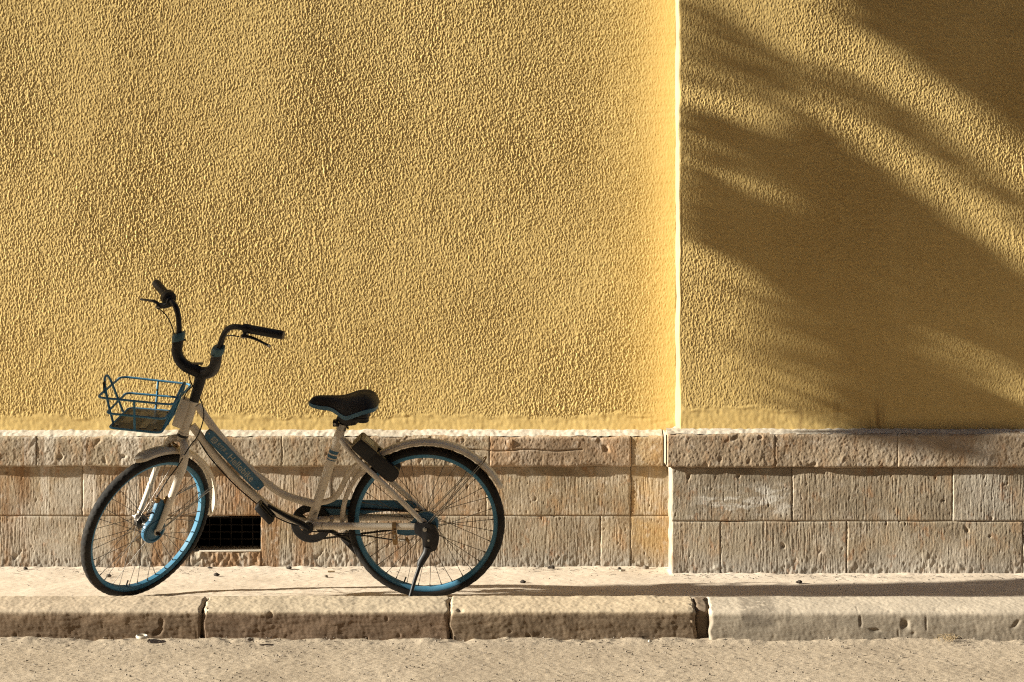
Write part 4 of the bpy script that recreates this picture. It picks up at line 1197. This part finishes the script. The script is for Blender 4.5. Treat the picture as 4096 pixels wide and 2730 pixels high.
def crank(sgn):
    m = MB()
    # sgn -1: the side facing the street
    P = [(-.4911, -.055, .3215), (-.5250, -.063, .3470), (-.5838, -.069, .3800), (-.6568, -.074, .4270)]
    if sgn > 0: P = [(2 * -.4911 - p[0], -p[1], 2 * .3215 - p[2]) for p in P]
    m.add(tube(catmull(P, 5), [.0185, .0165, .0130, .0105], 12, flat=.70))
    y = P[0][1]
    m.add(disc_y((-.4911, 0, .3215), .0205, min(y * .66, y * 1.22), max(y * .66, y * 1.22), 24))
    o = mk('crank', m.VF, M_BLACK, bike)
    # pedal: slotted resin block turned about its spindle
    e = Vector(P[-1]); s = sgn
    t = radians(49)
    Mp = Matrix.Translation((e.x - .006, 0, e.z - .014)) @ Matrix.Rotation(t, 4, 'Y')
    pb = MB()
    for yy in (.088, .122, .157):
        pb.add(box((0, s * yy, 0), (.092, .013, .028), .004))
    for xx in (-.040, .040):
        pb.add(box((xx, s * .1225, 0), (.014, .080, .026), .004))
    pb.add(rod((0, s * .070, 0), (0, s * .160, 0), .009, 10))
    mk('pedal', ([(Mp @ Vector(v))[:] for v in pb.V], pb.F), M_BLACK, o)
    mk('pedal_reflector', ([(Mp @ Vector(v))[:] for v in box((.0475, s * .105, 0), (.002, .022, .014), .0006)[0]], box((.0475, s * .105, 0), (.002, .022, .014), .0006)[1]), M_LOCKTOP, o)
crank(-1); crank(1)

# ---- rear band brake, kickstand
dpr = [(HUB_R.x + .0545 * cos(a), HUB_R.z + .008 + .0545 * sin(a)) for a in np.linspace(radians(-100), radians(160), 34)]
arm2 = [(-.0700, .335), (-.1200, .3200), (-.1190, .2960), (-.0801, .2890), (-.0449, .2930)]
rb = mk('rear_band_brake', prism_y(dpr + arm2, -.058, -.036, .003), M_BLUE, bike)
mk('drum_rib', revolve([(.044, -.0620), (.047, -.0620), (.048, -.0575), (.043, -.0575)], 40, (0, 0, .339)), M_BLUE, rb)
cs = mk('brake_clip', MB().add(tube([(-.1390, -.0650, .3334), (-.1210, -.0650, .3334)], .0172, 16)).add(prism_y(round_poly([(-.1385, .320), (-.1205, .320), (-.1150, .265), (-.1200, .258), (-.1340, .258), (-.1370, .270)], .004), -.084, -.0805)).VF, M_BRASS, rb)
for z in (.300, .288): mk('clip_screw', rod((-.128, -.084, z), (-.128, -.0865, z), .0042, 10), M_STEEL, cs)
mk('brake_spring', tube([(-.1150 + .034 * t, -.070 + .0065 * sin(t * 2 * pi * 8), .2750 + .0065 * cos(t * 2 * pi * 8)) for t in np.linspace(0, 1, 90)], .0010, 5), M_STEEL, rb)
mk('brake_arm', MB().add(prism_y(round_poly([(-.0860, .290), (-.0760, .290), (-.0680, .272), (-.0715, .250), (-.0755, .268)], .003), -.074, -.070)).add(rod((-.0756, -.078, .2760), (-.0756, -.066, .2760), .0065, 12)).VF, M_BRASS, rb)
mk('brake_wire', rod((-.1346, -.070, .2751), (-.0180, -.070, .2765), .0012, 6), M_STEEL, rb)
kp = round_poly([(-.0450, .3530), (-.0150, .3520), (.0120, .3570), (.0450, .3400), (.0590, .3000), (.0560, .2700), (.0464, .2400), (.0179, .2290), (-.0100, .2310), (-.0120, .2900), (-.0445, .3165)], .008)
ks = mk('kickstand', prism_y(kp, -.098, -.0685, .004), M_BLACK, bike)
mk('axle_nut', MB().add(tube([(-.0007, -.098, .3320), (-.0007, -.1065, .3320)], .0098, 6)).add(rod((-.0007, -.1065, .3320), (-.0007, -.112, .3320), .0055, 10)).VF, M_STEEL, ks)
mk('stand_rivet', rod((.0140, -.098, .2830), (.0140, -.1005, .2830), .0048, 10), M_STEEL, ks)
mk('stand_sleeve', tube([(.0100, -.090, .2500), (.0040, -.092, .2250), (-.0180, -.104, .1900), (-.0250, -.109, .1740)], [.017, .0168, .0160, .0120], 12), M_BLACK, ks)
mk('stand_leg', tube([(-.0180, -.104, .1900), (-.0420, -.133, .1250), (-.0600, -.160, .0640), (-.0675, -.172, .0400)], [.0085, .0080, .0078, .0090], 12), M_BLACK, ks)
# ================================================================== SMALL THINGS ON THE GROUND
def blob(seed, s, n=3):
    bm = bmesh.new(); bmesh.ops.create_icosphere(bm, subdivisions=n - 1, radius=1)
    r = random.Random(seed); ph = [r.uniform(0, 6) for _ in range(6)]
    V = []
    for v in bm.verts:
        k = 1 + .22 * sin(3 * v.co.x + ph[0]) + .18 * sin(4 * v.co.y + ph[1]) + .15 * sin(5 * v.co.z + ph[2]) + r.uniform(-.08, .08)
        V.append((v.co.x * k * s[0], v.co.y * k * s[1], max(v.co.z * k, -.55) * s[2]))
    F = [tuple(x.index for x in f.verts) for f in bm.faces]; bm.free()
    return V, F
ZR = -.110
def put(name, VF, loc, mat, label, cat, group=None, smooth=False):
    o = mk(name, VF, mat, smooth=smooth); o.location = loc
    return tag(o, label, cat, group)
def pave_at(px, py):
    Z = 8960 * 1.4 / (py - 1068); return ((px - 2048) * Z / 8960, Z - 9.5)
def road_at(px, py, z=-.112):
    Z = 8960 * (1.4 - z) / (py - 1068); return ((px - 2048) * Z / 8960, Z - 9.5)
x, y = road_at(568, 2563)
ringo = mk('washer_ring', tube([(.021 * cos(a), .021 * sin(a), 0) for a in np.linspace(0, 2 * pi, 33)[:-1]], .006, 8, closed=True, flat=.7), M_PALE)
ringo.location = (x, y, ZR + .014); ringo.rotation_euler = (.12, .05, 0)
tag(ringo, 'small pale ring washer lying on the road below the kerb', 'washer')
x, y = road_at(1002, 2570)
put('stone', blob(5, (.016, .012, .009)), (x, y, ZR + .010), M_PEBBLE, 'small angular grey stone lying on the road below the left kerb', 'stone')
x, y = road_at(50, 2540)
put('stone', blob(8, (.017, .012, .011)), (x, y, ZR + .012), M_PEBBLE, 'grey stone resting against the kerb at the far left end', 'stone')
x, y = road_at(2600, 2575)
put('stone', blob(12, (.009, .007, .005)), (x, y, ZR + .008), M_PALE, 'tiny pale stone on the road below the broken kerb gap', 'stone')
spots = [(435, 2310, 1, 'dark crumb on the pavement seen through the front wheel'), (867, 2306, 1, 'dark crumb on the pavement below the vent, right of the front wheel'),
         (845, 2272, 0, 'dark crumb at the wall foot right under the cellar vent'), (1155, 2278, 1, 'dark crumb at the wall foot below the pedals'),
         (1306, 2311, 0, 'lone dark crumb on the pavement just before the rear wheel'), (2092, 2334, 1, 'dark crumb at the edge of the shadow behind the rear wheel'),
         (2204, 2276, 1, 'dark crumb at the wall foot a little right of the rear wheel'), (2478, 2280, 0, 'dark crumb at the wall foot left of the pilaster'),
         (2584, 2276, 1, 'largest dark crumb lying beside the pilaster corner'), (3195, 2335, 1, 'dark crumb in the shaded pavement before the pilaster'), (103, 2280, 0, 'dark crumb at the wall foot by the left picture edge')]
for i, (px, py, big, lab_) in enumerate(spots):
    x, y = pave_at(px, py); s = .011 if big else .0075
    put('debris_crumb', blob(40 + i, (s * 1.3, s, s * .8)), (x, min(y, .88), .003 + s * .3), M_PEBBLE_D if i % 4 else M_PEBBLE, lab_, 'debris', 'dark crumbs scattered over the pavement')
for i, (px, py, L, a) in enumerate([(1325, 2268 + 24, .032, .1), (2490, 2288, .026, .5), (2740, 2298, .03, -.2)]):
    x, y = pave_at(px, py)
    o = mk('cigarette_butt', tube([(-L / 2, 0, 0), (L / 2, 0, 0)], .0038, 10), M_PALE if i else M_TWIG)
    o.location = (x, min(y, .66 if x > .7 else .88), .006); o.rotation_euler = (0, 0, a)
    tag(o, ('brown stub lying on the pavement between the bicycle wheels', 'pale stub lying on the pavement left of the pilaster corner', 'pale stub lying at the foot of the pilaster')[i], 'cigarette butt')
# loose grit and straw: uncountable
rnd = random.Random(3)
gm = MB()
tri = lambda s: ([(-s, -s * .7, 0), (s, -s * .6, 0), (s * .2, s, 0), (0, 0, s * 1.1)], [(0, 1, 3), (1, 2, 3), (2, 0, 3), (0, 2, 1)])
for k in range(2600):
    x = rnd.uniform(-2.5, 2.5); y = -.40 - rnd.random() ** 1.3 * 1.0
    s = .0018 + .0045 * rnd.random() ** 3
    a = rnd.uniform(0, 6.3); V, F = tri(s)
    gm.add(([(x + v[0] * cos(a) - v[1] * sin(a), y + v[0] * sin(a) + v[1] * cos(a), -.122 + .016 * max(0, min(1, (y + .62) / .22)) + v[2]) for v in V], F))
tag(mk('road_grit', gm.VF, M_PEBBLE, smooth=False), 'loose sandy grit scattered along the road edge', 'grit', kind='stuff')
gm = MB()
for k in range(900):
    x = rnd.uniform(-2.5, 2.5); yb = .69 if x > .728 else .905
    y = yb - abs(rnd.gauss(0, .12)) - .005 if rnd.random() < .6 else rnd.uniform(-.18, yb)
    s = .0012 + .0035 * rnd.random() ** 3
    a = rnd.uniform(0, 6.3); V, F = tri(s)
    gm.add(([(x + v[0] * cos(a) - v[1] * sin(a), y + v[0] * sin(a) + v[1] * cos(a), .0005 + v[2] * .8 + max(0, (y - yb + .05)) * .2) for v in V], F))
for k in range(110):
    x = rnd.uniform(-2.5, 2.5); yb = .66 if x > .728 else .87
    y = yb - abs(rnd.gauss(0, .10)); a = rnd.gauss(0, .6); L = rnd.uniform(.01, .045)
    gm.add(tube([(x, y, .004), (x + cos(a) * L * .5, y + sin(a) * L * .5, .007), (x + cos(a) * L, y + sin(a) * L, .003)], .0007, 4))
tag(mk('pavement_litter', gm.VF, M_PEBBLE_D, smooth=False), 'fine dry litter and straw along the foot of the wall', 'litter', kind='stuff')
# dry tuft by the right-hand kerb
tm = MB()
for k in range(46):
    x0, y0 = road_at(3790 + rnd.gauss(0, 22), 2566 + rnd.gauss(0, 5)); a = rnd.uniform(0, 6.3); L = rnd.uniform(.012, .04)
    tm.add(tube([(x0, y0, -.105), (x0 + cos(a) * L * .4, y0 + sin(a) * L * .4, -.105 + L * .5), (x0 + cos(a) * L, y0 + sin(a) * L, -.102 + L * .35)], [.0009, .0008, .0003], 4))
tag(mk('dry_grass_tuft', tm.VF, M_TWIG), 'dry straw tuft growing where the grey kerb meets the road', 'plant')

# ================================================================== OUT OF FRAME: WHAT SHADES THE PLACE
# an unseen tree added up the street; its leaves are set to throw slanting shade on the pilaster
def R1(x, y):
    px, py = 2300 + 1.1162 * x, 1.1162 * y
    return ((px - 2048) * 10.26 / 8960, 1.4 - (py - 1068) * 10.26 / 8960)
def inside(poly, x, z):
    c = False; n = len(poly)
    for i in range(n):
        (x1, z1), (x2, z2) = poly[i - 1], poly[i]
        if (z1 > z) != (z2 > z) and x < (x2 - x1) * (z - z1) / (z2 - z1) + x1: c = not c
    return c
boughs = [  # outline of the shade each bough throws, leaves per square metre of shade, how far up-sun it hangs
    ([(895, -350), (2400, -350), (2400, 1060), (1609, 500), (1250, 235), (1000, 85)], 3200, 4.2, 6.0),
    ([(372, -350), (600, -350), (560, 40), (800, 220), (960, 330), (700, 370), (430, 330), (372, 300)], 800, 5, 7.5),
    ([(930, 240), (1250, 420), (1900, 900), (1900, 1010), (1250, 550), (930, 350)], 1100, 4.6, 6.6),
    ([(372, 380), (520, 410), (700, 500), (830, 400), (1050, 565), (1300, 740), (1609, 970), (2300, 1430), (2300, 1700), (1609, 1330), (1430, 1225), (1270, 1170), (1280, 1260), (1400, 1360), (1609, 1450), (1900, 1560), (1900, 1800), (1000, 1620), (930, 1480), (900, 1250), (760, 1080), (560, 930), (372, 830), (372, 575), (560, 690), (780, 790), (810, 720), (600, 545), (372, 465)], 3000, 4.4, 6.6),
    ([(1250, 1150), (1609, 1320), (1609, 1460), (1400, 1370), (1250, 1260)], 500, 4.6, 7),
    ([(600, 1000), (900, 1250), (930, 1500), (700, 1480), (640, 1250)], 700, 4.6, 7),
    ([(372, 465), (600, 545), (810, 720), (780, 790), (560, 690), (372, 575)], 650, 4.6, 7),
    ([(215, 395), (365, 430), (365, 495), (260, 465)], 500, 5, 6.5),
    ([(270, -60), (365, -40), (365, 120), (320, 60)], 350, 5, 6.5),
]
lm = MB()
nleaf = 0
def leaf(p, s):
    a, b, c = rnd.uniform(0, 6.3), rnd.uniform(-1.2, 1.2), rnd.uniform(0, 6.3)
    M = Matrix.Translation(p) @ Matrix.Rotation(a, 4, 'Z') @ Matrix.Rotation(b, 4, 'X') @ Matrix.Rotation(c, 4, 'Z')
    lm.add(([(M @ Vector(v))[:] for v in ((-s, 0, 0), (-s * .2, s * .45, .1 * s), (s, 0, 0), (-s * .2, -s * .45, .1 * s))], [(0, 1, 2, 3)]))
for poly, dens, t0, t1 in boughs:
    P = [R1(*p) for p in poly]
    bx0, bx1 = min(p[0] for p in P), max(p[0] for p in P); bz0, bz1 = min(p[1] for p in P), max(p[1] for p in P)
    for k in range(int((bx1 - bx0) * (bz1 - bz0) * dens)):
        x, z = rnd.uniform(bx0, bx1), rnd.uniform(bz0, bz1)
        if not inside(P, x, z): continue
        t = max(rnd.uniform(t0, t1), (x + 3.3 + rnd.uniform(0, 1.5)) / SUN.x)
        q = Vector((x, Y_PIL, z)) - SUN * t
        leaf(q, rnd.uniform(.018, .034)); nleaf += 1
# an added low bough, shaped to shade the pavement to the right of the bicycle
gp_ = [(.0, .0), (.08, .22), (.45, .36), (1.2, .36), (2.0, .46), (2.7, .66), (2.7, .0)]
for k in range(11000):
    x, y = rnd.uniform(0, 2.7), rnd.uniform(-.02, .68)
    if not inside(gp_, x, y): continue
    t = rnd.uniform(7.6, 8.8) if x < 1.5 else rnd.uniform(7.8, 9.6)
    leaf(Vector((x, y, 0)) - SUN * t, rnd.uniform(.018, .034))
tree = empty('added_shade_tree', (-6.2, -3.2, -.12))
tag(tree, 'unseen leafy tree added up the road to shade the pilaster and pavement', 'tree')
off = Vector((-6.2, -3.2, -.12))
def rel(VF): return ([(Vector(v) - off)[:] for v in VF[0]], VF[1])
# rest of the crown, towards the road where its shade falls outside the picture
for k in range(5200):
    u_, v_ = rnd.uniform(0, 2 * pi), rnd.uniform(-1, 1); r = rnd.random() ** .4
    q = Vector((-6.0 + 1.7 * r * cos(u_) * sqrt(1 - v_ * v_), -3.1 + 1.5 * r * sin(u_) * sqrt(1 - v_ * v_), 5.4 + 1.5 * r * v_))
    leaf(q, rnd.uniform(.03, .06))
mk('crown', rel(lm.VF), M_LEAF, tree, smooth=False)
tr = MB().add(tube(catmull([(-6.2, -3.2, -.15), (-6.16, -3.18, 1.2), (-6.22, -3.14, 2.6), (-6.1, -3.1, 4.2), (-6.0, -3.1, 5.6)], 4), [.19, .15, .13, .09, .04], 12))
for P in ([(-6.2, -3.15, 2.9), (-6.0, -2.3, 3.3), (-5.6, -1.2, 3.6), (-5.0, -.35, 3.9), (-4.2, -.1, 4.2)], [(-6.1, -3.1, 3.6), (-5.6, -2.2, 4.1), (-5.0, -1.2, 4.4), (-4.2, -.5, 4.6)],
          [(-6.1, -3.1, 4.2), (-6.8, -3.6, 4.9), (-7.2, -3.9, 5.5)], [(-6.0, -3.1, 4.0), (-5.2, -3.5, 4.8), (-4.9, -3.6, 5.5)]):
    tr.add(tube(catmull(P, 4), [.06, .045, .03, .015, .008], 8))
mk('trunk', rel(tr.VF), M_BARK, tree)

# unseen houses added to block sky light and shade the road: one behind the camera, one on the near corner up the street to the left
M_FACADE = mat_ground('brick_red_render', (.26, .13, .085), (.31, .16, .105), (.35, .19, .13), (.18, .10, .07), .2)  # red tone warms the light these added houses throw back
def house(name, label, x0, x1, yf, depth, h, wins, face):
    root = empty(name, (0, 0, 0)); tag(root, label, 'building')
    mk('wall', box(((x0 + x1) / 2, yf - depth / 2, h / 2 - .2), (x1 - x0, depth, h)), M_FACADE, root, smooth=False)
    mk('roof', prism_y([(x0 - .5, h - .19), (x1 + .5, h - .19), (x1 - .6, h + 1.1), (x0 + .6, h + 1.1)], yf - depth - .5, yf + .5), M_KERB_GAP, root, smooth=False)
    for x in wins:
        for zz in (1.2, 4.6, 7.9, 11.2, 14.5, 17.8):
            f = mk('window', box((x, yf + .02, zz + .9), (1.2, .12, 1.9), .01), M_MORTAR, root)
            mk('pane', box((x, yf + .085, zz + .9), (1.0, .02, 1.7)), M_VOID, f, smooth=False)
house('added_opposite_house', 'unseen brick-red house added behind the viewer to block sky light', -5.5, 26, -12.2, 7, 24, [-3.5, 0, 3.5, 7, 10.5, 14, 17.5], 1)
house('added_corner_house', 'unseen brick-red corner house added to shade the road and block sky light', -27, -6.2, -7.6, 12, 24, [-27, -23.5, -20, -16.5, -13, -9.5], 1)
house('added_far_house', 'unseen brick-red house added at the far left to block the horizon glow', -64, -50, 24, 60, 12.5, [-60, -55], 1)
